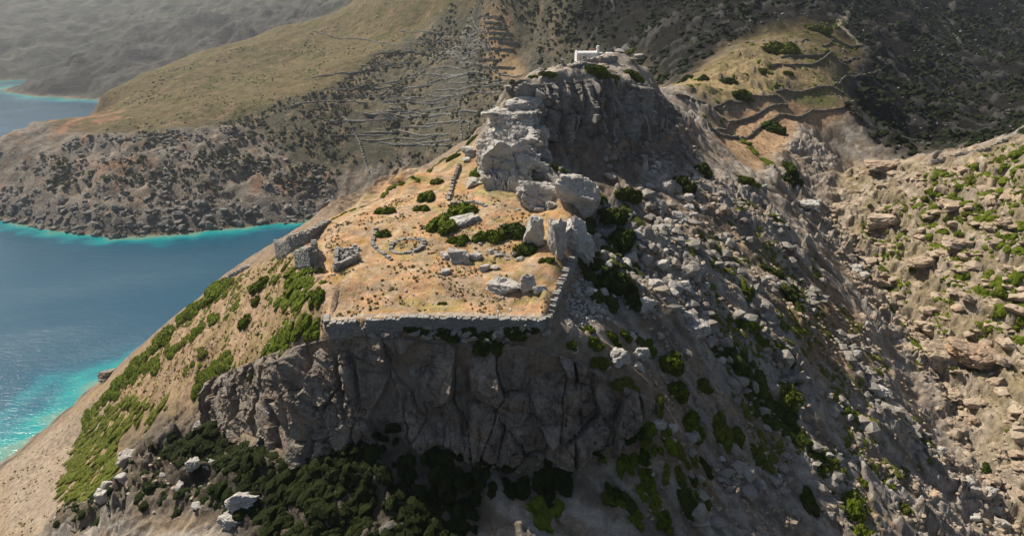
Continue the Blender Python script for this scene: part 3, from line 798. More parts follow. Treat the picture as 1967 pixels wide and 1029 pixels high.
def cliff(name, top, foot, mat, step, colw, colh, amp, bulge=0.0, seed=0, lift=0.0, fade_top=0.1, fade_end=0.06, vert=1.0, rim=1.0):
    """a rock face between its upper and its lower edge: columns, blocks, cracks and beds"""
    L = resample(top, 50)[1]
    nu = int(L / step)
    tp, _ = resample(top, nu); ft, _ = resample(foot, nu)
    tp = tp + np.array([0, 0, lift])
    # foot sunk into the ground
    ft = ft - np.array([0, 0, 1.6])
    nv = int(np.linalg.norm(tp - ft, axis=1).mean() / step)
    v = np.linspace(0, 1, nv)
    prof = v ** 1.0
    Pp = tp[None] * (1 - prof[:, None, None]) + ft[None] * prof[:, None, None]
    # make the face upright: most of the run is taken near the foot
    run = v ** vert
    Pp[..., :2] = tp[None, :, :2] * (1 - run[:, None, None]) + ft[None, :, :2] * run[:, None, None]
    e = np.gradient(tp, axis=0); e[:, 2] = 0
    e /= np.linalg.norm(e, axis=1)[:, None]
    k = 41; pad = np.pad(e, ((k // 2, k // 2), (0, 0)), 'edge')
    e = np.stack([np.convolve(pad[:, c], np.ones(k) / k, 'valid') for c in range(3)], 1)
    nrm = np.stack([e[:, 1], -e[:, 0], e[:, 0] * 0 + 0.18], 1)
    s = np.linspace(0, L, nu)[None] + np.zeros((nv, nu)); z = Pp[..., 2]
    wz = z + 0.22 * s
    so = s + seed * 37.0
    w1 = fbm3(so / 7, wz / 10, z * 0 + seed, 3); w2 = fbm3(so / 1.6, wz / 1.6, z * 0 + seed + 3, 3)
    d = amp * 0.75 * fbm3(so / colw / 2.6 + 3, wz / colh / 2, z * 0, 3)
    c1 = n3(so / colw * 0.62 + w1 * 0.06 + 0.02 * w2 + wz * 0.012, wz / colh / 7, z * 0 + 9)
    d = d - amp * 0.9 * sst(0.07, 0.0, np.abs(c1)) * sst(-0.3, 0.2, n3(so / 9, wz / 7, z * 0 + 31))                     # open fissures
    a1, a2, ac, af = voro2(so / colw + 0.14 * w1 + 0.03 * w2, wz / colh + 0.12 * w1 + 0.02 * w2, 3 + seed)
    d = d + amp * (0.95 * (ac - 0.5) + 1.0 * af) - amp * 0.35 * sst(0.07, 0.0, a2 - a1)
    rough = sst(-0.35, 0.25, fbm3(so / 9 + 50, wz / 7, z * 0, 2))
    b1, b2, bc, bf = voro2(so / 2.3 + 0.15 * w2 + 0.2 * w1, wz / 1.4 + 0.08 * w2 + 0.5 * w1, 13 + seed)
    d = d + rough * (0.75 * (bc - 0.5) + 0.7 * bf - 0.22 * sst(0.09, 0.0, b2 - b1))
    e1, e2, ec, ef = voro2(so / 0.8 + 0.2 * w2, wz / 0.55 + 0.2 * w2, 23 + seed)
    d = d + (0.3 + 0.7 * rough) * (0.22 * (ec - 0.5) + 0.22 * ef - 0.07 * sst(0.12, 0.0, e2 - e1))
    bed = wz / 1.9 + 0.5 * w1 + 0.12 * w2; bed = bed - np.floor(bed)
    d = d + 0.34 * (bed - 0.5) * sst(-0.25, 0.35, n3(so / 8 + 9, wz / 8, z * 0 + 4))
    d = d + 1.1 * n3(so / 11, wz / 3.6, z * 0 + 61) * sst(-0.4, 0.3, n3(so / 16, z * 0, z * 0 + 71))
    d = d + 0.10 * w2 + 0.08 * n3(so / 0.45, wz / 0.4, z * 0)
    d = d + bulge * np.sin(np.pi * np.clip(v, 0, 1))[:, None]
    fade = sst(0, fade_top, v)[:, None] * sst(0, fade_end, np.linspace(0, 1, nu))[None] * sst(1, 1 - fade_end, np.linspace(0, 1, nu))[None]
    d = np.maximum(d * (0.25 + 0.75 * fade), -1.2) + 0.7
    Pp = Pp + nrm[None] * d[..., None]
    # the rim: the face turns over on to the top
    nc = 14
    back = np.linspace(2.6, 0.0, nc, endpoint=False)[:, None]
    hb_ = nrm * np.array([1, 1, 0]); hb_ /= np.linalg.norm(hb_, axis=1)[:, None]
    cap = Pp[0][None] - hb_[None] * back[..., None]
    q1, q2, qc, qf = voro2(cap[..., 0] / 1.5, cap[..., 1] / 1.3, 33 + seed)
    up = 0.55 * (qc - 0.35) + 0.5 * qf + 0.12 * n2(cap[..., 0] * 1.7, cap[..., 1] * 1.7)
    cap[..., 2] += rim * up * sst(0.0, 0.5, back) * sst(2.6, 1.2, back) - 0.45 * sst(1.4, 2.6, back)
    Pp = np.concatenate([cap, Pp]); nv += nc
    ii = np.arange(nu * nv).reshape(nv, nu)
    qd = np.stack([ii[:-1, :-1], ii[1:, :-1], ii[1:, 1:], ii[:-1, 1:]], -1).reshape(-1, 4)
    return tag(link(name, mesh_from(name, Pp.reshape(-1, 3), qd, 4, mat, False)), kind='structure')

cliff('cliff_face', CL_TOP, CL_FOOT, M['cliff'], 0.17, 5.2, 8.0, 1.9, bulge=0.6, seed=1, rim=0.6, vert=1.15, fade_top=0.08)
cliff('crag_face', CR_TOP, CR_FOOT, M['crag'], 0.2, 2.5, 8.5, 2.6, bulge=0.5, seed=5, vert=1.2, lift=0.35)
RWT = [(q[0] + 0.5, q[1] - 0.2, q[2] - 0.1) for q in TOP_RIGHT]
RWF = [(q[0] + 0.9, q[1] - 0.2, q[2] + 0.3) for q in RIGHT_FOOT]

# ------------------------------------------------------------------ boulders
def rock_mesh(name, seed, sub, mat, planes=16, rough=0.05, strata=0.0):
    rng = np.random.default_rng(seed)
    bm = bmesh.new(); bmesh.ops.create_icosphere(bm, subdivisions=sub, radius=1.0)
    bm.verts.ensure_lookup_table()
    Uv = np.array([v.co[:] for v in bm.verts]); Fc = np.array([[v.index for v in f.verts] for f in bm.faces])
    bm.free()
    n = rng.normal(size=(planes, 3)); n /= np.linalg.norm(n, axis=1)[:, None]
    d = rng.uniform(0.55, 0.95, planes)
    n = np.concatenate([n, np.array([[0.15, 0.1, 1], [1, .1, .1], [-1, .2, 0], [0, 1, .1], [.1, -1, .15]])]); n /= np.linalg.norm(n, axis=1)[:, None]
    d = np.concatenate([d, rng.uniform(0.6, 0.85, 5)])
    den = np.maximum(Uv @ n.T, 1e-3)
    r = d[None] / den
    k = 48.0
    rr = -np.log(np.exp(-k * np.minimum(r, 2.0)).sum(1)) / k          # rounded edges
    p = Uv * rr[:, None]
    o = seed * 3.1
    f = fbm3(p[:, 0] * 2.2 + o, p[:, 1] * 2.2, p[:, 2] * 2.2, 4)
    p = p * (1 + rough * 1.6 * f + 0.03 * fbm3(p[:, 0] * 9, p[:, 1] * 9, p[:, 2] * 9 + o, 2))[:, None]
    if strata:
        s_ = n3(p[:, 0] * 0.8 + o, p[:, 1] * 0.8, p[:, 2] * 7 + p[:, 0] * 1.5)
        p = p * (1 + strata * s_)[:, None]
        a1, a2, ac = voro3(p * 2.1 + o, 5)
        p = p * (1 + 0.22 * (ac - 0.5) - 0.09 * sst(0.09, 0.0, a2 - a1))[:, None]
        a1, a2, ac = voro3(p * np.array([4.2, 4.2, 6.5]) + o + 0.3 * f[:, None], 8)
        p = p * (1 + 0.06 * (ac - 0.5) * sst(-0.3, 0.3, f) - 0.03 * sst(0.12, 0.0, a2 - a1))[:, None]
    return mesh_from(name, p, Fc, 3, mat, False)

SMALL = {'boulder': [rock_mesh('boulder', 100 + k, 3, M['boulder'], 10 + k, 0.04) for k in range(9)],
         'tanrock': [rock_mesh('boulder', 200 + k, 3, M['tanrock'], 10 + k, 0.05, 0.04) for k in range(6)],
         'darkrock': [rock_mesh('boulder', 300 + k, 3, M['darkrock'], 9 + k, 0.05, 0.03) for k in range(6)]}
BIGS = [0]
def ridge_rock(name, pts, widths, heights, mat, seed, label, step=0.15):
    """a rib of layered rock lying along a line of ground points"""
    w, L = resample(pts, int(np.linalg.norm(np.diff(np.array(pts), axis=0), axis=1).sum() / step))
    m = len(w); q = np.linspace(0, 1, m)
    wd = np.interp(q, np.linspace(0, 1, len(widths)), widths); ht = np.interp(q, np.linspace(0, 1, len(heights)), heights)
    nu = int((max(widths) + 2 * max(heights)) / step)
    a = np.linspace(-1, 1, nu)
    tg = np.gradient(w, axis=0); tg[:, 2] = 0; tg /= np.linalg.norm(tg, axis=1)[:, None]
    sd = np.stack([tg[:, 1], -tg[:, 0], tg[:, 0] * 0], 1)
    cs = np.sign(a) * np.minimum(np.abs(a) * 1.45, 1) ; zs = np.where(np.abs(a) < 0.55, 1 - 0.25 * (np.abs(a) / 0.55) ** 2, 0.75 * (1 - np.abs(a)) / 0.45)
    endf = np.minimum(sst(0, 0.06, q), 1)
    Pp = w[:, None] + sd[:, None] * (cs[None, :, None] * wd[:, None, None] / 2) + np.array([0, 0, 1.0]) * ((zs[None] * ht[:, None] * endf[:, None]) - 1.2)[..., None]
    X, Y, Z = Pp[..., 0], Pp[..., 1], Pp[..., 2]
    out = sd[:, None] * (np.sign(a) * sst(0.15, 0.8, np.abs(a)))[None, :, None] + np.array([0, 0, 1.0]) * (1 - sst(0.3, 0.95, np.abs(a)))[None, :, None] - tg[:, None] * 0.35
    zz = Z + 0.30 * X + 0.15 * Y
    w1 = fbm3(X / 5 + seed, Y / 5, Z / 5, 3); w2 = fbm3(X / 1.2, Y / 1.2 + seed, Z / 1.2, 3)
    flat = lambda k: np.stack([X / k[0] + 0.25 * w1, Y / k[1] + 0.25 * w1, zz / k[2] + 0.1 * w2], -1).reshape(-1, 3)
    a1, a2, ac = voro3(flat((4.2, 4.2, 2.4)), seed); b1, b2, bc = voro3(flat((1.7, 1.7, 0.8)), seed + 3); c1, c2, cc = voro3(flat((0.7, 0.7, 0.35)), seed + 5)
    R_ = lambda t: t.reshape(X.shape)
    d = 2.4 * (R_(ac) - 0.5) - 0.6 * sst(0.07, 0, R_(a2 - a1)) + 0.9 * (R_(bc) - 0.5) - 0.25 * sst(0.09, 0, R_(b2 - b1)) + 0.3 * (R_(cc) - 0.5) + 0.7 * w1 + 0.1 * w2
    d = d * (0.25 + 0.75 * sst(1.0, 0.75, np.abs(a)))[None]
    Pp = Pp + out * d[..., None]
    ii = np.arange(m * nu).reshape(m, nu)
    qd = np.stack([ii[:-1, :-1], ii[:-1, 1:], ii[1:, 1:], ii[1:, :-1]], -1).reshape(-1, 4)
    return tag(link(name, mesh_from(name, Pp.reshape(-1, 3), qd, 4, mat, False)), label, 'rock')
ridge_rock('rock_buttress', [P(968, 366, 134), P(978, 320, 142), P(988, 270, 146), P(1000, 228, 149), P(1014, 196, 151.5)], [7, 10, 11, 9, 7], [4.5, 5.5, 5.0, 4.5, 3.5], M['boulder'], 3, 'stepped layered buttress of pale rock leaning on the left end of the crag')
def boulder(px, py, w, h, label, depth=0.9, yaw=None, tilt=0.15, sink=0.16, mat='boulder', group=None, cat='boulder', name='boulder', big=None, world_p=None, planes=14, slope=False):
    """px, py: the foot of the rock in the photograph; w, h: its size there"""
    if world_p is None:
        g = hit(px, py)[0]; t = g[1] / float(ray(px, py)[1])
    else:
        g = np.array(world_p); t = F
    wm = w * t / F; hm = h * t / F * 0.86
    dm = wm * depth
    rng = np.random.default_rng(int(abs(g[0] * 77 + g[1] * 131)) + 5)
    if big is None: big = w >= 26
    if big:
        BIGS[0] += 1
        me = rock_mesh(name, 400 + BIGS[0], 5 if w > 60 else 4, M[mat], planes, 0.05, 0.03)
    else:
        me = SMALL[mat][int(rng.integers(len(SMALL[mat])))]
    o = link(name, me)
    fy = dm * 0.42
    gz = g[2] if world_p is not None else min(g[2], float(ground(g[0], g[1] + fy)))
    o.location = (g[0], g[1] + fy, gz + hm * (0.5 - sink))
    if slope:
        c_ = hit(px, py - h * 0.5)[0]
        t_ = min(c_[1] / float(ray(px, py - h * 0.5)[1]), t * 1.06) - 0.12 * wm
        o.location = P(px, py - h * 0.5, t_)
    o.scale = (wm * 0.60, dm * 0.60, hm * 0.60)
    o.rotation_euler = (rng.uniform(-tilt, tilt), rng.uniform(-tilt, tilt), rng.uniform(-0.5, 0.5) if yaw is None else yaw)
    return tag(o, label, cat, group)

for a in (
    (968, 374, 104, 118, 'massive pale grey boulder standing at the lower end of the crag buttress', 0.8),
    (1018, 322, 82, 92, 'cracked grey block between the massive buttress boulder and the crag face', 0.8),
    (992, 288, 118, 62, 'wide layered grey block in the middle of the buttress', 0.8),
    (988, 256, 104, 52, 'stepped pale slab above the wide middle block of the buttress', 0.8),
    (1002, 226, 82, 44, 'sunlit layered slab near the top of the buttress', 0.8),
    (1018, 204, 50, 24, 'small flat white slab topmost on the buttress', 0.9),
    (948, 326, 48, 62, 'narrow sunlit block at the outer edge of the buttress', 0.9),
    (928, 296, 34, 32, 'rounded grey boulder left beside the buttress outer edge', 0.9),
    (905, 300, 40, 20, 'low flat grey boulder on the grassy shoulder below the buttress', 0.8),
    (898, 312, 24, 14, 'small pale boulder on the grassy shoulder, under the low flat one', 0.9),
    (913, 364, 42, 24, 'pale grey boulder lying alone on soil before the massive buttress boulder', 0.9),
    (940, 348, 26, 28, 'upright pale stone tucked against the foot of the massive buttress boulder', 0.8),
    (1028, 404, 94, 72, 'big split pale boulder, left one of the middle pair', 0.75),
    (1112, 410, 86, 100, 'big blunt grey boulder, right one of the middle pair', 0.85),
    (1038, 334, 42, 30, 'angular light block beside the round green bush under the crag', 0.9),
    (1100, 340, 34, 18, 'flat pale block on top of the slope behind the middle pair', 0.9),
    (1058, 402, 30, 20, 'small grey block wedged below the gap of the middle pair', 0.8),
    (1036, 408, 24, 12, 'small flat stone lying at the foot of the big split boulder', 0.8),
    (1026, 482, 50, 92, 'square upright grey boulder, left one of the front group', 0.9),
    (1071, 496, 42, 106, 'tall narrow grey boulder standing in the middle of the front group', 1.0),
    (1102, 488, 62, 92, 'leaning grey boulder, right one of the front group', 0.9),
    (1126, 496, 46, 66, 'dark shaded block at the right foot of the front boulder group', 0.8),
    (880, 505, 52, 34, 'low rounded grey rock on the terrace below the small oval bush', 0.8),
    (857, 499, 26, 18, 'small grey rock just left of the low rounded terrace rock', 0.9),
    (915, 501, 26, 17, 'small grey rock just right of the low rounded terrace rock', 0.9),
    (931, 522, 24, 17, 'single smooth grey stone on open dry grass of the terrace', 0.9),
    (952, 519, 18, 11, 'little dark stone beside the smooth grey stone on the terrace', 0.9),
    (855, 528, 22, 14, 'pale bluish flat stone alone in the terrace centre', 1.0),
    (966, 566, 76, 30, 'long layered slab outcrop on the terrace before the right wall', 0.7),
    (963, 552, 26, 24, 'small knob of rock on the long layered slab', 0.8),
    (1014, 563, 40, 46, 'stacked pillar-like rock on the terrace beside the right wall', 0.8),
    (1036, 567, 36, 22, 'low grey block between pillar-like rock and right wall', 0.8),
    (888, 436, 62, 20, 'flat layered slab outcrop right below the big two-part bush', 0.9),
    (900, 425, 24, 12, 'thin white slab lying on the layered outcrop', 0.9),
    (887, 662, 36, 26, 'white boulder caught among the shrubs under the long terrace wall', 0.8),
    (554, 868, 46, 84, 'tall rectangular slab leaning against the left end of the cliff', 0.5),
    (551, 786, 30, 24, 'pointed block sitting above the leaning cliff slab', 0.9),
    (597, 812, 12, 26, 'thin upright pale stone right of the leaning cliff slab', 0.8),
    (460, 985, 62, 46, 'big square grey block in the deep shade below the cliff', 0.8),
    (440, 1015, 44, 30, 'rough block just under the big square shaded block', 0.9),
    (242, 896, 44, 36, 'round brown boulder at the lower edge of the big green shrub mat', 0.9),
    (382, 826, 26, 18, 'small grey boulder between rock ledge and shaded thicket', 0.9),
    (192, 972, 34, 40, 'squarish tan rock at the foot of the big green shrub mat', 0.9),
    (366, 906, 30, 26, 'left one of two pale rocks at the top of the shaded slope', 0.9),
    (398, 908, 28, 28, 'right one of two pale rocks at the top of the shaded slope', 0.9),
    (1265, 828, 36, 30, 'square sunlit block at the right end of the cliff', 0.9),
    (1110, 835, 42, 34, 'rounded block bulging from the lower right of the cliff foot', 0.8),
    (1187, 706, 40, 46, 'large pale boulder amid green shrubs right of the terrace wall corner', 0.9),
    (1232, 692, 34, 28, 'slanting pale slab right of the large boulder amid shrubs', 0.8),
    (1214, 656, 26, 22, 'light block above the large boulder amid shrubs', 0.9),
    (1226, 712, 24, 18, 'small white block below the slanting pale slab', 0.9),
    (1168, 712, 14, 20, 'little upright stone at the left foot of the large boulder amid shrubs', 0.9),
    (1104, 680, 18, 28, 'tilted white stone near the right corner of the terrace wall', 0.7),
    (1172, 344, 34, 14, 'long white slab lying across the shaded path under the crag', 0.6),
    (1285, 368, 26, 28, 'bright boulder in the dark bushes high on the right flank', 0.9),
    (1324, 390, 22, 26, 'bright oval boulder right of the one in the dark bushes', 0.9),
    (1302, 426, 40, 24, 'triangular grey slab on the right flank below two bright boulders', 0.8),
    (1270, 408, 24, 34, 'upright pale slab left of the triangular grey slab', 0.7),
    (1278, 452, 28, 30, 'faceted pale boulder beneath the triangular grey slab', 0.9),
    (1222, 462, 32, 24, 'square pale boulder beside the dark shaded bushes', 0.9),
    (1262, 556, 34, 24, 'light flat boulder in the talus right of the terrace', 0.9),
    (1240, 600, 44, 40, 'big brown rock bulging from the talus right of the terrace', 0.9),
    (1340, 660, 60, 60, 'large tan outcrop block in the middle of the right flank', 0.9),
    (1330, 632, 40, 24, 'sunlit cap rock above the large tan outcrop block', 0.9),
    (1290, 835, 30, 26, 'pale rock on the spur between two dark bushes low on the right flank', 0.9),
    (1385, 700, 26, 18, 'grey rock at the upper end of the dark diagonal bush band', 0.9),
    (1560, 404, 42, 22, 'white boulder at the head of the gorge', 0.9),
    (1574, 394, 18, 14, 'smaller white boulder behind the one at the gorge head', 0.9),
    (1648, 688, 20, 22, 'pale upright stone alone on the brown scree of the right flank', 0.8),
    (1690, 765, 42, 30, 'grey slab on the scree between brown soil and gorge', 0.8),
    (1905, 722, 10, 10, 'tiny stone beside the huge tan boulder in the gorge', 0.9)):
    boulder(*a[:5], depth=a[5], slope='buttress' in a[4])
for a in (
    (1888, 716, 98, 54, 'huge smooth tan boulder on the ledge right of the gorge', 0.9),
    (1790, 640, 60, 26, 'dark split ledge block above the gorge bend', 0.8),
    (1800, 960, 30, 22, 'tan block in the gorge bed, upstream of the pale ones', 0.9),
    (1815, 700, 60, 52, 'cracked tan block facing the gorge, left of the huge boulder', 0.8),
    (1700, 330, 70, 24, 'long pale ledge at the crest of the lit spur', 0.7),
    (1850, 480, 60, 22, 'layered ledge in the middle of the lit spur', 0.7),
    (1780, 520, 66, 26, 'broad low ledge in the lower middle of the lit spur', 0.7),
    (1700, 440, 60, 34, 'dark fronted ledge at the left of the lit spur', 0.8),
    (1840, 400, 50, 16, 'thin ledge in the bushes high on the lit spur', 0.7)):
    boulder(*a[:5], depth=a[5], mat='tanrock')
for a in ((1836, 918, 34, 22, 'flat grey boulder topmost in the gorge bed chain'), (1862, 935, 30, 20, 'second grey boulder down the gorge bed chain'), (1878, 955, 28, 30, 'third, dark faceted boulder down the gorge bed chain'),
          (1905, 962, 26, 36, 'yellowish upright boulder in the gorge bed chain'), (1918, 992, 30, 28, 'broad boulder near the lower end of the gorge bed chain'), (1880, 1005, 24, 22, 'small boulder left of the gorge bed chain'),
          (1930, 1022, 34, 26, 'lowest boulder of the gorge bed chain'), (1650, 522, 32, 16, 'rounded grey boulder in the upper gorge bed'), (1664, 534, 20, 14, 'small boulder just below the rounded one in the upper gorge')):
    boulder(*a)

RIM_PLACEHOLDER = None
def scatter(poly_px, n, seed, dens=None):
    """n points spread over a piece of ground, given by the corners seen in the photograph"""
    rng = np.random.default_rng(seed)
    g = gpoly(*poly_px)[:, :2]
    lo, hi = g.min(0), g.max(0)
    out = np.zeros((0, 2))
    while len(out) < n:
        c = rng.uniform(lo, hi, (n * 3, 2))
        c = c[poly_sd(g, c[:, 0], c[:, 1]) > 0]
        if dens is not None: c = c[dens(c[:, 0], c[:, 1]) > rng.uniform(0, 1, len(c))]
        out = np.concatenate([out, c])
        if len(c) == 0: break
    out = out[:n]
    return np.concatenate([out, ground(out[:, 0], out[:, 1])[:, None]], 1)

def strew(poly, n, seed, lo, hi, mat, label, group, dens=None, flat=0.7, p=2.2, name='boulder'):
    rng = np.random.default_rng(seed)
    for q in scatter(poly, n, seed, dens):
        s = lo + (hi - lo) * rng.uniform() ** p
        o = link(name, SMALL[mat][int(rng.integers(len(SMALL[mat])))])
        o.location = (q[0], q[1], q[2] + s * 0.12)
        o.scale = (s * rng.uniform(0.45, 0.7), s * rng.uniform(0.4, 0.6), s * rng.uniform(0.3, 0.5) * flat / 0.7)
        o.rotation_euler = (rng.uniform(-0.5, 0.5), rng.uniform(-0.5, 0.5), rng.uniform(0, 6.28))
        tag(o, label, name.split('_')[-1], group)
clump = lambda a, b, k: (lambda x_, y_: sst(a, b, fbm2(np.asarray(x_) / k, np.asarray(y_) / k, 3)))
TALUS = ((1090, 500), (1150, 440), (1190, 400), (1290, 470), (1380, 600), (1330, 640), (1250, 560), (1180, 640), (1110, 640))
strew(TALUS, 74, 1, 1.0, 2.9, 'boulder', 'pale angular block in the talus right of the terrace wall', 'talus blocks right of the terrace', None, 0.8, 1.6)
strew(((1230, 320), (1340, 340), (1350, 430), (1290, 470), (1190, 400)), 22, 2, 1.2, 3.0, 'boulder', 'pale block among bushes on the shaded slope below the crag', 'blocks on the slope below the crag')
strew(((1300, 640), (1420, 560), (1640, 600), (1800, 800), (1860, 1010), (1500, 1010), (1300, 900)), 50, 3, 0.5, 1.9, 'boulder', 'loose grey block on the lower right flank above the gorge', 'loose blocks on the right flank', clump(-0.1, 0.5, 9))
strew(((1590, 400), (1660, 490), (1730, 600), (1800, 690), (1880, 850), (1930, 1000), (1900, 1010), (1840, 850), (1750, 690), (1670, 590), (1600, 480)), 30, 4, 0.7, 2.2, 'tanrock', 'tan rock wedged in the bed of the gorge', 'rocks in the gorge bed')
strew(((895, 470), (940, 465), (1010, 470), (1015, 495), (960, 500), (905, 488)), 12, 5, 0.7, 1.7, 'boulder', 'white stone in the cluster before the front boulder group', 'white stones before the front boulder group')
strew(((100, 1000), (140, 960), (250, 910), (330, 900), (460, 900), (500, 1010), (300, 1020)), 16, 6, 0.8, 2.6, 'boulder', 'grey rock on the dark shaded slope at the foot of the hill', 'rocks on the shaded slope')
strew(((0, 425), (0, 385), (100, 395), (210, 410), (330, 425), (480, 405), (480, 430), (330, 450), (210, 458), (90, 438)), 44, 7, 2.0, 7.5, 'darkrock', 'dark grey rock on the far shore of the bay', 'rocks along the far shore', None, 0.8)
strew(((1690, 360), (1800, 320), (1967, 300), (1967, 620), (1860, 640), (1720, 590), (1640, 440)), 26, 9, 2.2, 5.5, 'tanrock', 'low slab of layered tan rock cropping out of the lit spur', 'slabs cropping out of the spur', None, 0.42, 1.3, 'rock_slab')
strew(((1800, 690), (1967, 640), (1967, 1010), (1910, 990), (1860, 850)), 16, 10, 2.0, 5.0, 'tanrock', 'slab of bare tan rock beside the gorge on the right', 'bare slabs right of the gorge', None, 0.5, 1.3, 'rock_slab')
strew(((640, 610), (700, 560), (900, 540), (1000, 520), (1040, 590), (900, 595)), 10, 8, 0.3, 0.8, 'boulder', 'small stone on the dry grass of the terrace', 'small stones on the terrace')
for a in ((180, 455, 12, 8), (212, 460, 16, 9), (120, 441, 9, 6)):
    boulder(*a, 'dark rock standing in the water off the far shore', mat='darkrock', group='rocks in the water off the far shore', big=False)
for a, lb in (((205, 728, 34, 20), 'larger dark rock on the near shore below the ridge'), ((196, 736, 22, 12), 'smaller dark rock at the water edge below the ridge')):
    boulder(*a, lb, mat='darkrock')

# ------------------------------------------------------------------ rubble: broken stone nobody could count
def ico(sub):
    bm = bmesh.new(); bmesh.ops.create_icosphere(bm, subdivisions=sub, radius=1.0); bm.verts.ensure_lookup_table()
    Uv = np.array([v.co[:] for v in bm.verts], np.float32); Fc = np.array([[v.index for v in f.verts] for f in bm.faces], np.int32); bm.free()
    return Uv, Fc
ICO1, ICO2 = ico(1), ico(2)
def chips(name, pts, sizes, mat, seed, flat=0.6, base=None, jit=0.28, smooth=False, along=None, kind='stuff', sink=0.1):
    rng = np.random.default_rng(seed)
    U, Fc = base or ICO1
    n = len(pts)
    nv = 12
    var = np.stack([U * (1 + jit * rng.normal(size=(len(U), 1)).clip(-1.5, 1.5)) for _ in range(nv)]) if jit else np.stack([U] * nv)
    v = var[rng.integers(0, nv, n)]
    sc = sizes[:, None, None] * np.stack([rng.uniform(0.7, 1.2, n), rng.uniform(0.6, 1.0, n), rng.uniform(0.6, 1.1, n) * flat], 1)[:, None, :]
    v = v * sc
    a = rng.uniform(0, 6.283, n) if along is None else along + rng.normal(0, 0.25, n)
    b = rng.normal(0, 0.3, n)
    ca, sa, cb, sb = np.cos(a)[:, None], np.sin(a)[:, None], np.cos(b)[:, None], np.sin(b)[:, None]
    X, Y, Z = v[..., 0], v[..., 1], v[..., 2]
    X, Z = X * cb + Z * sb, -X * sb + Z * cb
    X, Y = X * ca - Y * sa, X * sa + Y * ca
    v = np.stack([X, Y, Z], -1) + pts[:, None, :] + np.array([0, 0, 1]) * (sizes * flat * (0.5 - sink))[:, None, None] * 0.6
    Fo = (Fc[None] + (np.arange(n) * len(U))[:, None, None]).reshape(-1, 3)
    return tag(link(name, mesh_from(name, v.reshape(-1, 3), Fo, 3, mat, smooth)), kind=kind)
r_ = np.random.default_rng(11)
pp = np.concatenate([scatter(TALUS, 900, 21), scatter(((1085, 560), (1120, 530), (1170, 600), (1150, 640), (1090, 660)), 450, 22)])
chips('rubble', pp, 0.12 + 0.45 * r_.uniform(size=len(pp)) ** 2.5, M['boulder'], 1)
FLK = ((1300, 330), (1420, 380), (1560, 520), (1700, 680), (1840, 900), (1880, 1040), (1150, 1040), (1280, 800), (1200, 640), (1250, 500))
pp = scatter(FLK, 3800, 23, clump(-0.4, 0.4, 7))
chips('scree', pp, 0.14 + 0.6 * r_.uniform(size=len(pp)) ** 3, M['tanrock'], 2)
pp = np.concatenate([scatter(((0, 1029), (0, 905), (100, 825), (195, 740), (200, 800), (120, 930)), 700, 24), scatter(((90, 1020), (240, 900), (480, 900), (500, 1029)), 500, 25),
                     scatter(((632, 625), (500, 690), (395, 735), (300, 760), (420, 560), (600, 450)), 500, 26)])
chips('loose_stones', pp, 0.1 + 0.4 * r_.uniform(size=len(pp)) ** 3, M['tanrock'], 3)
pp = scatter(((640, 612), (1040, 606), (1090, 500), (1040, 400), (900, 360), (760, 400), (620, 450)), 420, 27, clump(0.0, 0.5, 6))
chips('terrace_stones', pp, 0.08 + 0.3 * r_.uniform(size=len(pp)) ** 3, M['boulder'], 4)
pp = scatter(((995, 175), (1170, 155), (1240, 165), (1220, 130), (1100, 118), (1030, 145)), 600, 28)
chips('crag_stones', pp, 0.15 + 0.6 * r_.uniform(size=len(pp)) ** 2.5, M['boulder'], 5)

GB = ((1560, 380), (1600, 390), (1680, 490), (1750, 600), (1830, 690), (1900, 850), (1967, 1000), (1967, 1040), (1890, 1040), (1830, 850), (1740, 690), (1660, 590), (1590, 480))
pp = scatter(GB, 650, 29)
chips('gorge_rubble', pp, 0.25 + 0.9 * r_.uniform(size=len(pp)) ** 2.2, M['tanrock'], 6, 0.75)
pp = scatter(((1660, 340), (1967, 300), (1967, 1000), (1900, 960), (1800, 690), (1700, 580), (1620, 450)), 900, 30, clump(-0.3, 0.4, 8))
chips('spur_stones', pp, 0.12 + 0.55 * r_.uniform(size=len(pp)) ** 3, M['tanrock'], 7)
pp = scatter(((-20, 425), (-20, 375), (100, 385), (210, 395), (330, 405), (480, 395), (640, 385), (640, 405), (480, 432), (330, 452), (210, 459), (90, 440)), 1300, 31)
chips('shore_rubble', pp, 0.6 + 3.0 * r_.uniform(size=len(pp)) ** 2.5, M['darkrock'], 8, 0.7)
pp = scatter(((0, 385), (0, 300), (200, 270), (330, 255), (480, 250), (640, 330), (760, 350), (640, 395), (330, 420)), 1500, 33, clump(-0.2, 0.4, 30))
chips('headland_rocks', pp, 0.5 + 2.2 * r_.uniform(size=len(pp)) ** 3, M['darkrock'], 9, 0.6)
pp = scatter(((1250, 100), (1400, 60), (1600, 0), (1967, 0), (1967, 262), (1760, 300), (1640, 220)), 700, 32, clump(0.0, 0.5, 25))
chips('mountain_rocks', pp, 0.3 + 1.2 * r_.uniform(size=len(pp)) ** 2.5, M['darkrock'], 10, 0.6)

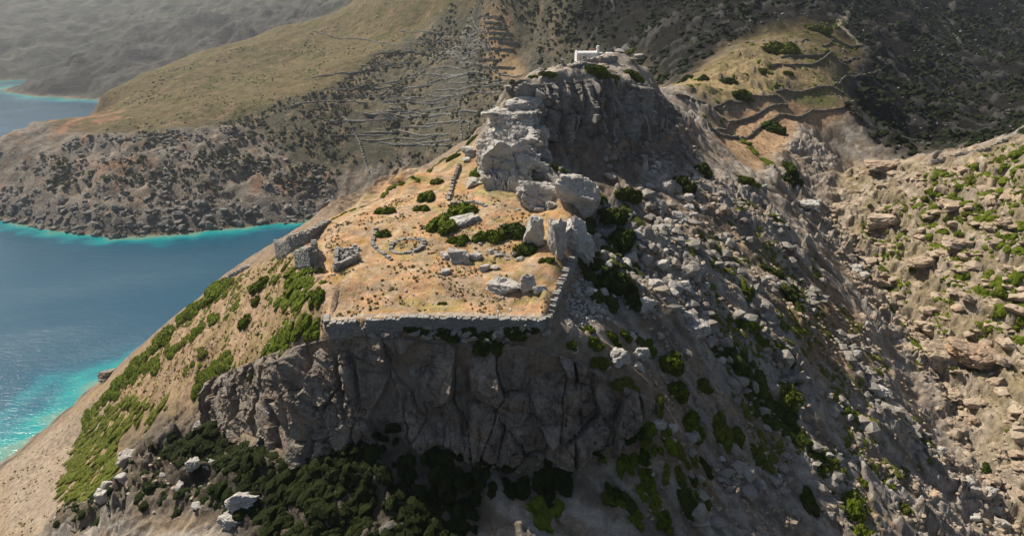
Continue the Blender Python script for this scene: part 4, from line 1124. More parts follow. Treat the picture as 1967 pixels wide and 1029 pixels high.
pp = scatter(((1590, 400), (1650, 325), (1800, 315), (1967, 290), (2000, 640), (1967, 1000), (1910, 980), (1850, 850), (1770, 690), (1700, 590), (1640, 490)), 820, 34, clump(-0.05, 0.2, 9))
chips('bedded_rock', pp, 0.35 + 2.1 * r_.uniform(size=len(pp)) ** 2.6, M['tanrock'], 12, 0.42, None, 0.2, False, np.full(len(pp), 0.25), sink=0.8)
pp = scatter(((1170, 470), (1300, 330), (1420, 390), (1560, 530), (1680, 680), (1800, 880), (1600, 1010), (1300, 1020), (1300, 800), (1250, 600)), 640, 35, clump(-0.05, 0.25, 9))
chips('outcrop_rock', pp, 0.5 + 1.7 * r_.uniform(size=len(pp)) ** 2.0, M['greyrock'], 13, 0.65, None, 0.2, False, np.full(len(pp), -0.75), sink=0.4)
pp = scatter(((1130, 290), (1230, 275), (1310, 240), (1350, 320), (1240, 345), (1150, 330)), 130, 36)
chips('outcrop_rock', pp, 0.3 + 1.3 * r_.uniform(size=len(pp)) ** 2.5, M['greyrock'], 14, 0.7)
pp = scatter(((640, 642), (760, 645), (900, 655), (1000, 655), (1060, 650), (1050, 632), (900, 632), (760, 632), (645, 634)), 170, 37)
chips('ledge_rock', pp, 0.25 + 0.8 * r_.uniform(size=len(pp)) ** 2.0, M['greyrock'], 15, 0.7)
# ------------------------------------------------------------------ shrubs
def leaf_tris(rng, Pn, Nn, size):
    """small leaf tufts standing on a surface"""
    n = len(Pn)
    a = np.cross(Nn, rng.normal(size=(n, 3))); a /= np.linalg.norm(a, axis=1)[:, None] + 1e-6
    b = Nn * rng.uniform(0.4, 1.0, (n, 1)) + rng.normal(0, 0.35, (n, 3))
    s = size * rng.uniform(0.6, 1.4, (n, 1))
    p0 = Pn - a * s * 0.6; p1 = Pn + a * s * 0.6; p2 = Pn + b * s * 1.3
    V = np.stack([p0, p1, p2], 1).reshape(-1, 3)
    return V, np.arange(n * 3).reshape(-1, 3)

def shrub_mesh(name, seed, mat, sub=4, nleaf=2200, lean=0.35):
    rng = np.random.default_rng(seed)
    U0, F0 = ico(3)
    parts_, faces_ = [], []
    nl = int(rng.integers(5, 8))
    for q in range(nl):
        a = q * 2.4 + rng.uniform(0, 0.8); rd = 0.0 if q == 0 else rng.uniform(0.35, 0.62)
        c = np.array([rd * math.cos(a), rd * math.sin(a), rng.uniform(-0.02, 0.12)]); R = rng.uniform(0.34, 0.52) * (1.25 if q == 0 else 1)
        o = seed * 2.3 + q * 7.7
        b1, b2, bc = voro3(U0 * 2.6 + o, 4)
        r = 0.86 + 0.42 * (0.55 - b1) + 0.12 * n3(U0[:, 0] * 3 + o, U0[:, 1] * 3, U0[:, 2] * 3) + 0.10 * n3(U0[:, 0] * 9 + o, U0[:, 1] * 9, U0[:, 2] * 9)
        p = U0 * (r * R)[:, None] * np.array([1, 1, 1.25])
        p[:, 2] = np.where(p[:, 2] < 0, p[:, 2] * 0.35, p[:, 2])
        p[:, 0] += lean * np.maximum(p[:, 2], 0) * 0.5
        faces_.append(F0 + q * len(U0)); parts_.append(p + c)
    p = np.concatenate(parts_); Fc = np.concatenate(faces_)
    fi = rng.integers(0, len(Fc), nleaf)
    cpt = p[Fc[fi]].mean(1)
    nn = np.cross(p[Fc[fi, 1]] - p[Fc[fi, 0]], p[Fc[fi, 2]] - p[Fc[fi, 0]]); nn /= np.linalg.norm(nn, axis=1)[:, None] + 1e-9
    k = cpt[:, 2] > -0.1
    Vl, Fl = leaf_tris(rng, cpt[k], nn[k], 0.085)
    return mesh_from(name, np.concatenate([p, Vl]), np.concatenate([Fc, Fl + len(p)]), 3, mat, False)

SHR = {'leaf': [shrub_mesh('shrub', 10 + k, M['leaf']) for k in range(7)],
       'darkleaf': [shrub_mesh('shrub', 30 + k, M['darkleaf']) for k in range(5)],
       'dry': [shrub_mesh('shrub', 50 + k, M['dry'], 3, 500) for k in range(3)]}
GDX = lambda xx, yy: (ground(xx + 1.5, yy) - ground(xx - 1.5, yy)) / 3.0
GDY = lambda xx, yy: (ground(xx, yy + 1.5) - ground(xx, yy - 1.5)) / 3.0
SRNG = np.random.default_rng(77)
def put_shrub(xx, yy, rx, ry, rz, label, group=None, mat='leaf', ang=None):
    gx, gy = float(GDX(xx, yy)), float(GDY(xx, yy))
    gx, gy = max(-1.2, min(1.2, gx)), max(-1.2, min(1.2, gy))
    nrm = Vector((-gx * 0.85, -gy * 0.85, 1)).normalized()
    if ang is None: ang = math.atan2(-gy, -gx)
    d = Vector((math.cos(ang), math.sin(ang), 0)); d = (d - nrm * d.dot(nrm)).normalized()
    e = nrm.cross(d)
    o = link('shrub', SHR[mat][int(SRNG.integers(len(SHR[mat])))])
    R = Matrix((d, e, nrm)).transposed().to_4x4()
    o.matrix_world = Matrix.Translation((xx, yy, float(ground(xx, yy)) - 0.06 * rz)) @ R @ Matrix.Diagonal((rx * 1.15, ry * 1.15, rz * 1.15, 1))
    return tag(o, label, 'shrub', group)

def shrub(px, py, w, h, label, group=None, mat='leaf', ang=None, el=1.0, tall=0.55):
    """px, py: middle of the shrub in the photograph, w, h its size there; el > 1 stretches it downhill"""
    g = hit(px, py + 0.22 * h)[0]; t = g[1] / float(ray(px, py + 0.22 * h)[1])
    wm = w * t / F / 2; dm = max(h * t / F * 0.62, wm * 0.5)
    if el != 1.0 or ang is not None:
        return put_shrub(g[0], g[1], wm * el, wm, wm * tall, label, group, mat, ang)
    return put_shrub(g[0], g[1], wm, dm, min(wm, dm * 1.2) * tall * 1.5, label, group, mat, 0.0)

ORD = 'first second third fourth fifth sixth seventh eighth ninth tenth eleventh'.split()
def nth(k, n, label):
    """a short row is told apart by counting along it"""
    if n > 11: return label
    w = label.split()
    return ' '.join([ORD[k] if k < n - 1 else 'last'] + w)
def streak(px, width_px, n, label, group, mat='leaf', seed=1, tall=0.5, el=1.6):
    rng = np.random.default_rng(seed)
    g = hit(np.array(px)[:, 0], np.array(px)[:, 1])
    w, L = resample(g, n)
    t = float(np.mean(np.linalg.norm(w - np.array([0, 0, CAMZ]), axis=1)))
    r = width_px * t / F / 2
    e = np.gradient(w, axis=0)
    for kq, (q, d) in enumerate(zip(w, e)):
        s = rng.uniform(0.75, 1.2)
        a = math.atan2(d[1], d[0])
        put_shrub(q[0] + rng.normal(0, r * 0.3), q[1] + rng.normal(0, r * 0.3), max(r * s * el, L / n * 0.62), r * s, r * s * tall, nth(kq, n, label), group, mat, a)

# the terrace and its back
for a in (
    (848, 420, 56, 66, 'large dark green shrub, left lobe of the big pair on the terrace'),
    (886, 398, 56, 46, 'large dark green shrub, right lobe of the big pair on the terrace'),
    (822, 372, 40, 40, 'round green shrub just behind the big pair on the terrace'),
    (808, 398, 34, 26, 'low green shrub left behind the big pair on the terrace'),
    (738, 403, 40, 28, 'oval green shrub on the left half of the terrace slope'),
    (736, 446, 36, 26, 'dark round shrub against the low bank on the left of the terrace'),
    (880, 459, 48, 24, 'small oval bright green shrub in the terrace middle'),
    (936, 449, 62, 36, 'broad shrub left of the front boulder group'),
    (988, 440, 60, 40, 'dark broad shrub touching the square upright boulder'),
    (1008, 472, 56, 40, 'deep green shrub in the shade of the front boulder group'),
    (1048, 497, 30, 16, 'little shrub at the foot of the tall narrow boulder'),
    (848, 581, 18, 10, 'tiny round green shrub near the long terrace wall'),
    (1070, 320, 32, 30, 'round bright green bush under the crag beside the angular block'),
    (838, 347, 26, 14, 'small low shrub at the upper left shoulder of the hill'),
    (872, 300, 36, 16, 'pale green shrub on the shoulder below the crag buttress'),
    (907, 268, 30, 12, 'yellowish shrub highest on the shoulder left of the buttress'),
    (912, 330, 24, 30, 'brownish shrub beside the lone boulder before the buttress'),
    (608, 562, 32, 46, 'dark rounded shrub at the right end of the mat beside the terrace'),
    (613, 517, 22, 12, 'small shrub on the terrace edge below the broken wall'),
    (472, 614, 42, 24, 'oval green shrub alone on the left slope'),
    (493, 575, 28, 18, 'small round shrub on the left slope, higher than the oval one'),
    (500, 545, 60, 18, 'long low shrub on the left slope below the ridge wall'),
    (484, 716, 36, 18, 'flat bright shrub at the rock edge left of the cliff'),
    (1150, 137, 60, 16, 'bright green shrub spread along the top edge of the crag'),
    (1176, 148, 40, 14, 'green shrub spilling over the crag edge'),
    (1216, 142, 40, 20, 'deep green shrub at the right end of the crag top'),
    (1212, 97, 24, 12, 'olive shrub beside the ruin behind the chapel'),
    (1050, 140, 34, 12, 'green shrub at the left end of the crag top'),
    (1026, 147, 24, 10, 'small green shrub left of the one at the crag top left end'),
    (1485, 243, 46, 32, 'dark round bush alone on the tan saddle field'),
    (1568, 54, 56, 18, 'wide green shrub high among the field terraces'),
    (1500, 92, 80, 26, 'broad dark shrub in the middle of the field terraces'),
    (1466, 135, 30, 14, 'small green shrub on the lowest field terrace'),
    (1516, 140, 26, 10, 'flat green shrub beside the field wall'),
    (1400, 155, 44, 14, 'dark shrub above the rocky knoll of the saddle'),
    (1318, 150, 40, 16, 'light green shrub at the left edge of the saddle'),
    (1352, 148, 24, 14, 'rounded shrub near the left edge of the saddle'),
    (1425, 180, 36, 20, 'olive bush on the rocky knoll of the saddle'),
    (1436, 346, 56, 18, 'bright green shrub above a short wall on the right flank')):
    shrub(*a, mat='darkleaf' if ('dark broad' in a[4] or 'deep green shrub in' in a[4] or 'saddle' in a[4]) else 'leaf')
for a in (
    (1516, 318, 34, 44, 'tall dark bush in the upper gorge, topmost of three'),
    (1508, 340, 36, 34, 'dark bush in the upper gorge, left of three'),
    (1526, 345, 30, 28, 'dark bush in the upper gorge, lowest of three'),
    (1178, 410, 56, 40, 'dark bush right behind the front boulder group'),
    (1190, 450, 60, 50, 'darkest bush in the shade right of the front boulder group'),
    (1204, 368, 58, 34, 'dark bush below the end of the shaded path'),
    (1170, 530, 76, 50, 'wide dark bush added in place of the shadow in the hollow right of the terrace wall'),  # bush stands in for a big dark shadow
    (1130, 500, 50, 40, 'dark bush close under the right terrace wall'),
    (1215, 560, 40, 50, 'dark bush on the right side of the shaded hollow'),
    (1310, 350, 50, 40, 'dark bush around the bright boulders high on the right flank'),
    (1350, 322, 40, 34, 'black-green bush at the right end of the crag foot')):
    shrub(*a, mat='darkleaf', tall=0.7)
# below the terrace wall
for k, (px, py, w, h) in enumerate(((792, 628, 34, 18), (818, 630, 36, 20), (846, 634, 36, 24), (872, 640, 34, 22), (905, 634, 36, 20), (930, 636, 40, 34), (945, 655, 44, 40), (925, 660, 34, 28), (990, 634, 50, 24), (1018, 628, 36, 18))):
    shrub(px, py, w, h, nth(k, 10, 'shrub from the left in the row along the foot of the long terrace wall'), 'shrubs along the foot of the terrace wall', 'darkleaf')
for px, py, w, h in ((580, 690, 24, 30), (600, 700, 24, 30), (625, 690, 26, 26), (640, 705, 24, 40), (590, 715, 20, 24), (645, 740, 20, 20), (665, 690, 16, 16)):
    shrub(px, py, w, h, 'dark shrub hanging on the broken rock left of the cliff', 'shrubs hanging on the cliff', 'darkleaf')
# streaks on the left slope
G1 = 'shrubs in the long streak under the left ridge'
streak(((430, 556), (371, 594), (320, 644), (270, 695), (205, 762), (165, 803)), 34, 30, 'low green shrub in the long streak just under the left ridge', G1, seed=1)
streak(((416, 610), (360, 652), (293, 698), (228, 752)), 24, 20, 'low green shrub in the second streak down the left slope', 'shrubs in the second streak of the left slope', seed=2)
streak(((448, 683), (405, 720), (380, 752)), 32, 10, 'bright green shrub in the short broad streak above the rock ledge', 'shrubs in the short broad streak', seed=3)
streak(((388, 684), (360, 706)), 17, 3, 'small green shrub in the little streak left of the short broad one', 'shrubs in the little streak', seed=4)
streak(((578, 472), (556, 505), (536, 530)), 16, 6, 'green shrub in the strip running down from the broken wall', 'shrubs in the strip below the broken wall', seed=5)
streak(((525, 535), (480, 556)), 14, 4, 'olive shrub in the thin band on the upper left slope', 'shrubs in the upper left band', seed=6)
streak(((432, 565), (404, 588)), 14, 4, 'olive shrub in the short band beside the left ridge', 'shrubs in the band beside the ridge', seed=7)
streak(((622, 432), (655, 412), (695, 398)), 9, 7, 'green shrub along the back edge of the terrace above the bay', 'shrubs along the back edge above the bay', seed=8)
streak(((738, 372), (770, 352), (800, 346)), 10, 6, 'green shrub along the back edge of the upper shoulder', 'shrubs along the upper back edge', seed=9)
streak(((828, 326), (855, 306), (885, 288)), 12, 6, 'green shrub along the top of the shoulder near the buttress', 'shrubs along the shoulder top', seed=10)
# right flank
streak(((1432, 390), (1490, 425), (1560, 492)), 12, 10, 'bright green shrub in the thin upper streak of the right flank', 'shrubs in the upper streak of the right flank', seed=11)
streak(((1408, 615), (1462, 652), (1530, 692)), 24, 8, 'green shrub in the middle streak of the right flank', 'shrubs in the middle streak of the right flank', seed=12)
streak(((1395, 690), (1440, 740), (1500, 800), (1565, 872)), 30, 11, 'dark shrub in the diagonal band across the right flank', 'shrubs in the dark diagonal band', 'darkleaf', seed=13, tall=0.7)
streak(((1640, 868), (1672, 895), (1706, 930)), 12, 5, 'green shrub in the thin lower streak of the right flank', 'shrubs in the lower streak of the right flank', seed=14)
streak(((1408, 262), (1440, 285), (1472, 312)), 16, 6, 'green shrub in the band along the edge of the saddle field', 'shrubs along the saddle field edge', seed=15)
streak(((1480, 520), (1510, 545), (1528, 590)), 30, 6, 'dark green shrub beside the brown scree of the right flank', 'shrubs beside the brown scree', 'darkleaf', seed=16, tall=0.7)
streak(((1590, 420), (1660, 520), (1730, 620), (1770, 690)), 14, 16, 'olive shrub along the edge of the gorge', 'shrubs along the gorge edge', seed=17)
for a in ((1382, 812, 44, 62, 'upright dark shrub, upper one low on the right flank'), (1412, 828, 30, 40, 'dark shrub right of the upright one low on the right flank'), (1455, 866, 32, 48, 'oval shrub on pale soil low on the right flank'),
          (1512, 750, 40, 50, 'dark oval shrub below the dark diagonal band'), (1600, 892, 44, 30, 'round shrub right of the dark diagonal band'), (1576, 896, 24, 28, 'small shrub left beside the round one'),
          (1640, 962, 46, 56, 'dark oval shrub near the bottom of the right flank'), (1655, 1018, 44, 26, 'lowest shrub on the right flank'), (1652, 918, 26, 24, 'brownish round shrub on the scree'), (1740, 972, 28, 22, 'lone olive shrub nearest the gorge bottom'),
          (1555, 950, 34, 50, 'black-green shrub in shade low on the right flank'), (1622, 784, 30, 24, 'small oval shrub under the grey slab of the scree'), (1325, 810, 54, 50, 'dark shrub on the spur above the pale rock'),
          (1290, 690, 60, 40, 'dark shrub in the hollow right of the pale slabs'), (1300, 745, 60, 36, 'dark shrub below the hollow of the right flank'), (1430, 560, 44, 24, 'flat green shrub on grey rock of the right flank'), (1350, 735, 44, 26, 'olive shrub on the rib beside the cliff end')):
    shrub(*a, mat='darkleaf' if 'black' in a[4] else 'leaf', tall=0.6)
for k, (px, py, w, h) in enumerate(((1140, 655, 40, 20), (1175, 645, 50, 24), (1200, 640, 30, 20), (1150, 690, 40, 24), (1200, 735, 60, 26), (1245, 662, 30, 30), (1130, 630, 24, 16), (1265, 770, 26, 36), (1230, 762, 30, 14), (1100, 660, 26, 18))):
    shrub(px, py, w, h, 'green shrub between pale boulders right of the terrace wall corner', 'shrubs between the pale boulders')
def sow(poly, n, seed, lo, hi, label, group, mats=('leaf',), tall=0.6, dens=None, el=1.3):
    rng = np.random.default_rng(seed)
    for q in scatter(poly, n, seed, dens):
        r = lo + (hi - lo) * rng.uniform() ** 1.7
        put_shrub(q[0], q[1], r * rng.uniform(0.9, el), r, r * tall * rng.uniform(0.8, 1.2), label, group, mats[int(rng.integers(len(mats)))])
sow(((1800, 318), (1967, 280), (2000, 600), (1860, 640), (1900, 470), (1760, 440)), 34, 41, 0.7, 2.4, 'green bush in the shrubby upper half of the lit spur', 'bushes on the upper spur', ('leaf', 'leaf', 'darkleaf'))
sow(((1660, 380), (1800, 330), (1880, 470), (1860, 600), (1720, 600), (1650, 480)), 22, 42, 0.5, 1.6, 'green bush between the pale ledges of the lit spur', 'bushes between the ledges', ('leaf', 'leaf', 'darkleaf'))
sow(((1820, 700), (1967, 660), (1967, 1000), (1900, 960)), 7, 43, 0.5, 1.3, 'small bush on bare rock right of the gorge', 'bushes right of the gorge', ('leaf', 'darkleaf'))

sow(((1130, 885), (1200, 842), (1280, 832), (1300, 860), (1365, 905), (1370, 975), (1310, 1030), (1205, 1030), (1190, 965), (1130, 985), (1180, 940)), 24, 44, 0.8, 1.7, 'windswept green shrub in the cluster on pale soil at the bottom right of the cliff', 'windswept shrubs right of the cliff foot', ('leaf', 'leaf', 'darkleaf'), 0.75, None, 2.2)
# ------------------------------------------------------------------ thickets: mats of shrubs that cannot be counted
HICO = (ICO2[0].copy(), ICO2[1])
HICO[0][:, 2] = np.where(HICO[0][:, 2] < 0, HICO[0][:, 2] * 0.3, HICO[0][:, 2])
HICO1 = (ICO1[0].copy(), ICO1[1])
HICO1[0][:, 2] = np.where(HICO1[0][:, 2] < 0, HICO1[0][:, 2] * 0.3, HICO1[0][:, 2])
def thicket(name, poly, n, seed, lo, hi, mat, el=1.6, tall=0.7, dens=None, leaves=40, fall=0.7, low=False):
    rng = np.random.default_rng(seed)
    q = scatter(poly, n, seed, dens)
    n = len(q)
    r = lo + (hi - lo) * rng.uniform(size=n) ** 1.5
    gx = np.clip((ground(q[:, 0] + 1.5, q[:, 1]) - ground(q[:, 0] - 1.5, q[:, 1])) / 3, -1.2, 1.2)
    gy = np.clip((ground(q[:, 0], q[:, 1] + 1.5) - ground(q[:, 0], q[:, 1] - 1.5)) / 3, -1.2, 1.2)
    nr = np.stack([-gx * fall, -gy * fall, np.ones(n)], 1); nr /= np.linalg.norm(nr, axis=1)[:, None]
    an = np.arctan2(-gy, -gx) + rng.normal(0, 0.2, n)
    d = np.stack([np.cos(an), np.sin(an), np.zeros(n)], 1); d -= nr * (d * nr).sum(1)[:, None]; d /= np.linalg.norm(d, axis=1)[:, None]
    e = np.cross(nr, d)
    U, Fc = HICO1 if low else HICO
    o = rng.uniform(0, 90, (n, 1, 1))
    u = U[None] + o
    s = u.shape[:2]; uf = u.reshape(-1, 3)
    k = 1 + 0.28 * n3(uf[:, 0] * 2.2, uf[:, 1] * 2.2, uf[:, 2] * 2.2) + 0.16 * n3(uf[:, 0] * 6, uf[:, 1] * 6, uf[:, 2] * 6) + 0.05 * rng.normal(size=len(uf))
    L = U[None] * k.reshape(s)[..., None]
    L = L * np.stack([r * rng.uniform(1.0, el, n), r, r * tall * rng.uniform(0.7, 1.2, n)], 1)[:, None, :]
    def place(L): return q[:, None, :] + L[..., 0:1] * d[:, None] + L[..., 1:2] * e[:, None] + L[..., 2:3] * nr[:, None] - 0.12 * r[:, None, None] * nr[:, None]
    Pv = place(L)
    Fo = (Fc[None] + (np.arange(n) * len(U))[:, None, None]).reshape(-1, 3)
    ii = rng.integers(0, len(U), (n, leaves))
    lp = np.take_along_axis(Pv, ii[..., None].repeat(3, 2), 1).reshape(-1, 3)
    ln = (lp.reshape(n, leaves, 3) - q[:, None]); ln /= np.linalg.norm(ln, axis=2)[..., None] + 1e-6
    Vl, Fl = leaf_tris(rng, lp, ln.reshape(-1, 3), 0.16)
    V = np.concatenate([Pv.reshape(-1, 3), Vl]); Fa = np.concatenate([Fo, Fl + Pv.shape[0] * Pv.shape[1]])
    return tag(link(name, mesh_from(name, V, Fa, 3, mat, False)), kind='stuff')
MAT1 = ((169, 799), (264, 757), (323, 765), (321, 788), (270, 810), (240, 833), (222, 878), (240, 900), (197, 934), (158, 968), (118, 962), (120, 923), (145, 865))
thicket('shrub_mat', MAT1, 520, 51, 0.55, 1.25, M['leaf'], 3.4, 0.6, None, 60)
thicket('shrub_mat', ((563, 517), (605, 530), (604, 560), (588, 585), (532, 591), (546, 557)), 110, 52, 0.4, 0.9, M['leaf'], 3.0, 0.65)
thicket('shrub_mat', ((502, 690), (520, 652), (560, 622), (608, 620), (612, 642), (572, 652), (546, 680), (512, 704)), 120, 53, 0.4, 0.9, M['leaf'], 2.4, 0.75)
thicket('dark_thicket', ((285, 885), (330, 860), (400, 825), (470, 850), (540, 890), (640, 868), (700, 848), (752, 818), (770, 826), (770, 880), (880, 870), (960, 890), (1085, 892), (1105, 940), (1050, 985), (960, 955), (905, 1029), (880, 1070), (520, 1070), (480, 980), (420, 910)), 880, 54, 0.35, 1.25, M['shadeleaf'], 1.7, 0.9, clump(-0.6, -0.05, 5), 50)  # leaf colour includes the shadow cast by the cliff
thicket('dark_thicket', ((110, 985), (140, 960), (240, 915), (330, 905), (480, 910), (530, 1060), (90, 1060)), 230, 58, 0.35, 1.1, M['shadeleaf'], 1.6, 0.7, clump(-0.3, 0.15, 4))  # added to blacken the slope, shade in the leaf colour
thicket('heath', ((632, 625), (600, 640), (500, 690), (395, 735), (300, 760), (230, 740), (320, 650), (420, 548), (530, 500), (612, 500)), 330, 72, 0.2, 0.7, M['leaf'], 2.4, 0.6, clump(0.0, 0.45, 6), 16, low=True)
thicket('windswept_shrubs', ((1130, 885), (1200, 842), (1280, 832), (1300, 860), (1365, 905), (1370, 975), (1310, 1040), (1205, 1040), (1190, 965), (1130, 985), (1112, 978), (1180, 940)), 34, 55, 0.4, 0.9, M['leaf'], 3.0, 0.9, clump(-0.3, 0.3, 6), 160)
thicket('windswept_shrubs', ((1010, 985), (1050, 960), (1080, 980), (1050, 1020), (1010, 1020)), 26, 56, 0.6, 1.2, M['leaf'], 1.8, 0.6)
thicket('dark_thicket', ((1130, 420), (1200, 390), (1230, 440), (1220, 600), (1250, 700), (1210, 640), (1160, 590), (1110, 570), (1105, 510)), 90, 57, 0.7, 1.5, M['darkleaf'], 1.5, 0.7, clump(-0.4, 0.1, 6))
thicket('dark_thicket', ((1360, 650), (1420, 690), (1510, 800), (1550, 870), (1480, 830), (1400, 740)), 70, 59, 0.7, 1.4, M['darkleaf'], 2.0, 0.6)
thicket('heath', ((1290, 470), (1420, 420), (1560, 520), (1690, 690), (1800, 880), (1650, 1020), (1450, 900), (1380, 700)), 1100, 60, 0.2, 0.8, M['leaf'], 2.6, 0.6, clump(-0.1, 0.4, 8), 16, low=True)
thicket('heath', ((1650, 420), (1800, 315), (1967, 268), (2040, 500), (1967, 640), (1800, 640), (1720, 560)), 900, 61, 0.25, 1.0, M['leaf'], 1.5, 0.65, clump(-0.2, 0.3, 9), 16, low=True)
thicket('heath', ((1290, 175), (1380, 115), (1550, 50), (1660, 60), (1620, 210), (1500, 180), (1330, 235)), 160, 62, 0.5, 1.5, M['leaf'], 1.5, 0.6, clump(-0.1, 0.4, 12), 10)
thicket('spur_shrubbery', ((1760, 430), (1800, 330), (1967, 290), (2010, 520), (1967, 640), (1880, 640), (1850, 520)), 110, 73, 0.6, 1.7, M['leaf'], 1.5, 0.7, clump(-0.2, 0.2, 8), 60)
# dry tufts on the warm slopes
def tufts(name, poly, n, seed, lo, hi, mat, dens=None, tall=0.8):
    rng = np.random.default_rng(seed)
    pp = scatter(poly, n, seed, dens)
    Uh = ICO1[0].copy(); Uh[:, 2] = np.where(Uh[:, 2] < 0, Uh[:, 2] * 0.3, Uh[:, 2])
    Fh = ICO1[1][(Uh[ICO1[1]][:, :, 2] > -0.12).any(1)]
    return chips(name, pp, lo + (hi - lo) * rng.uniform(size=len(pp)) ** 2, mat, seed, tall, (Uh, Fh), 0.22)
tufts('dry_tufts', ((632, 625), (600, 640), (500, 690), (395, 735), (240, 800), (200, 760), (300, 650), (420, 548), (530, 500), (612, 500)), 1500, 63, 0.14, 0.42, M['dry'], clump(-0.5, 0.3, 5))
tufts('dry_tufts', ((640, 612), (1040, 606), (1090, 500), (1040, 420), (900, 370), (760, 380), (620, 450)), 1500, 64, 0.08, 0.34, M['dry'], clump(-0.1, 0.5, 7))
tufts('dry_tufts', ((1500, 560), (1600, 560), (1690, 720), (1560, 720)), 500, 65, 0.12, 0.35, M['dry'], clump(-0.4, 0.3, 5))
tufts('dry_tufts', ((1340, 250), (1500, 200), (1520, 270), (1460, 320)), 160, 66, 0.15, 0.4, M['dry'])
tufts('dry_tufts', ((0, 1029), (0, 910), (120, 840), (210, 800), (120, 1029)), 260, 67, 0.15, 0.5, M['dry'], clump(-0.1, 0.5, 7))
# scrub on the far slopes
tufts('scrub', ((200, 262), (330, 250), (480, 220), (600, 176), (720, 105), (870, 8), (1120, 0), (1000, 290), (760, 320), (560, 290), (420, 290), (230, 300)), 5000, 68, 0.5, 2.4, M['scrub'], clump(-0.3, 0.3, 45), 0.75)
tufts('scrub', ((0, 300), (230, 290), (420, 290), (640, 320), (760, 340), (480, 395), (0, 395)), 900, 71, 0.5, 2.6, M['scrub'], clump(-0.1, 0.4, 35), 0.75)
tufts('scrub', ((200, 190), (480, 90), (700, 5), (870, 5), (600, 175), (330, 245), (200, 260)), 1000, 69, 0.3, 1.3, M['scrub'], clump(-0.3, 0.4, 40), 0.7)
tufts('mountain_scrub', ((1000, 0), (1150, 100), (1280, 170), (1400, 90), (1580, 20), (1680, 100), (1620, 210), (1720, 300), (1967, 265), (2060, 0)), 6000, 70, 0.8, 2.8, M['shadescrub'], clump(-0.5, 0.2, 35), 0.75)  # scrub colour holds the shade of this slope as well
# ------------------------------------------------------------------ dry stone walls
def block_mesh(seed):
    rng = np.random.default_rng(seed)
    bm = bmesh.new(); bmesh.ops.create_cube(bm, size=1.0)
    bmesh.ops.bevel(bm, geom=bm.edges[:], offset=0.10, segments=1, affect='EDGES')
    for v in bm.verts: v.co += Vector(rng.uniform(-0.06, 0.06, 3))
    me = bpy.data.meshes.new('stone'); bm.to_mesh(me); bm.free(); me.materials.append(M['stone'])
    return me
STN = [block_mesh(k) for k in range(8)]
BOXV = np.array([(-.5, -.5, -.5), (.5, -.5, -.5), (.5, .5, -.5), (-.5, .5, -.5), (-.5, -.5, .5), (.5, -.5, .5), (.5, .5, .5), (-.5, .5, .5)])
BOXF = np.array([(0, 3, 2, 1), (4, 5, 6, 7), (0, 1, 5, 4), (1, 2, 6, 5), (2, 3, 7, 6), (3, 0, 4, 7)])
NP_ = [0]
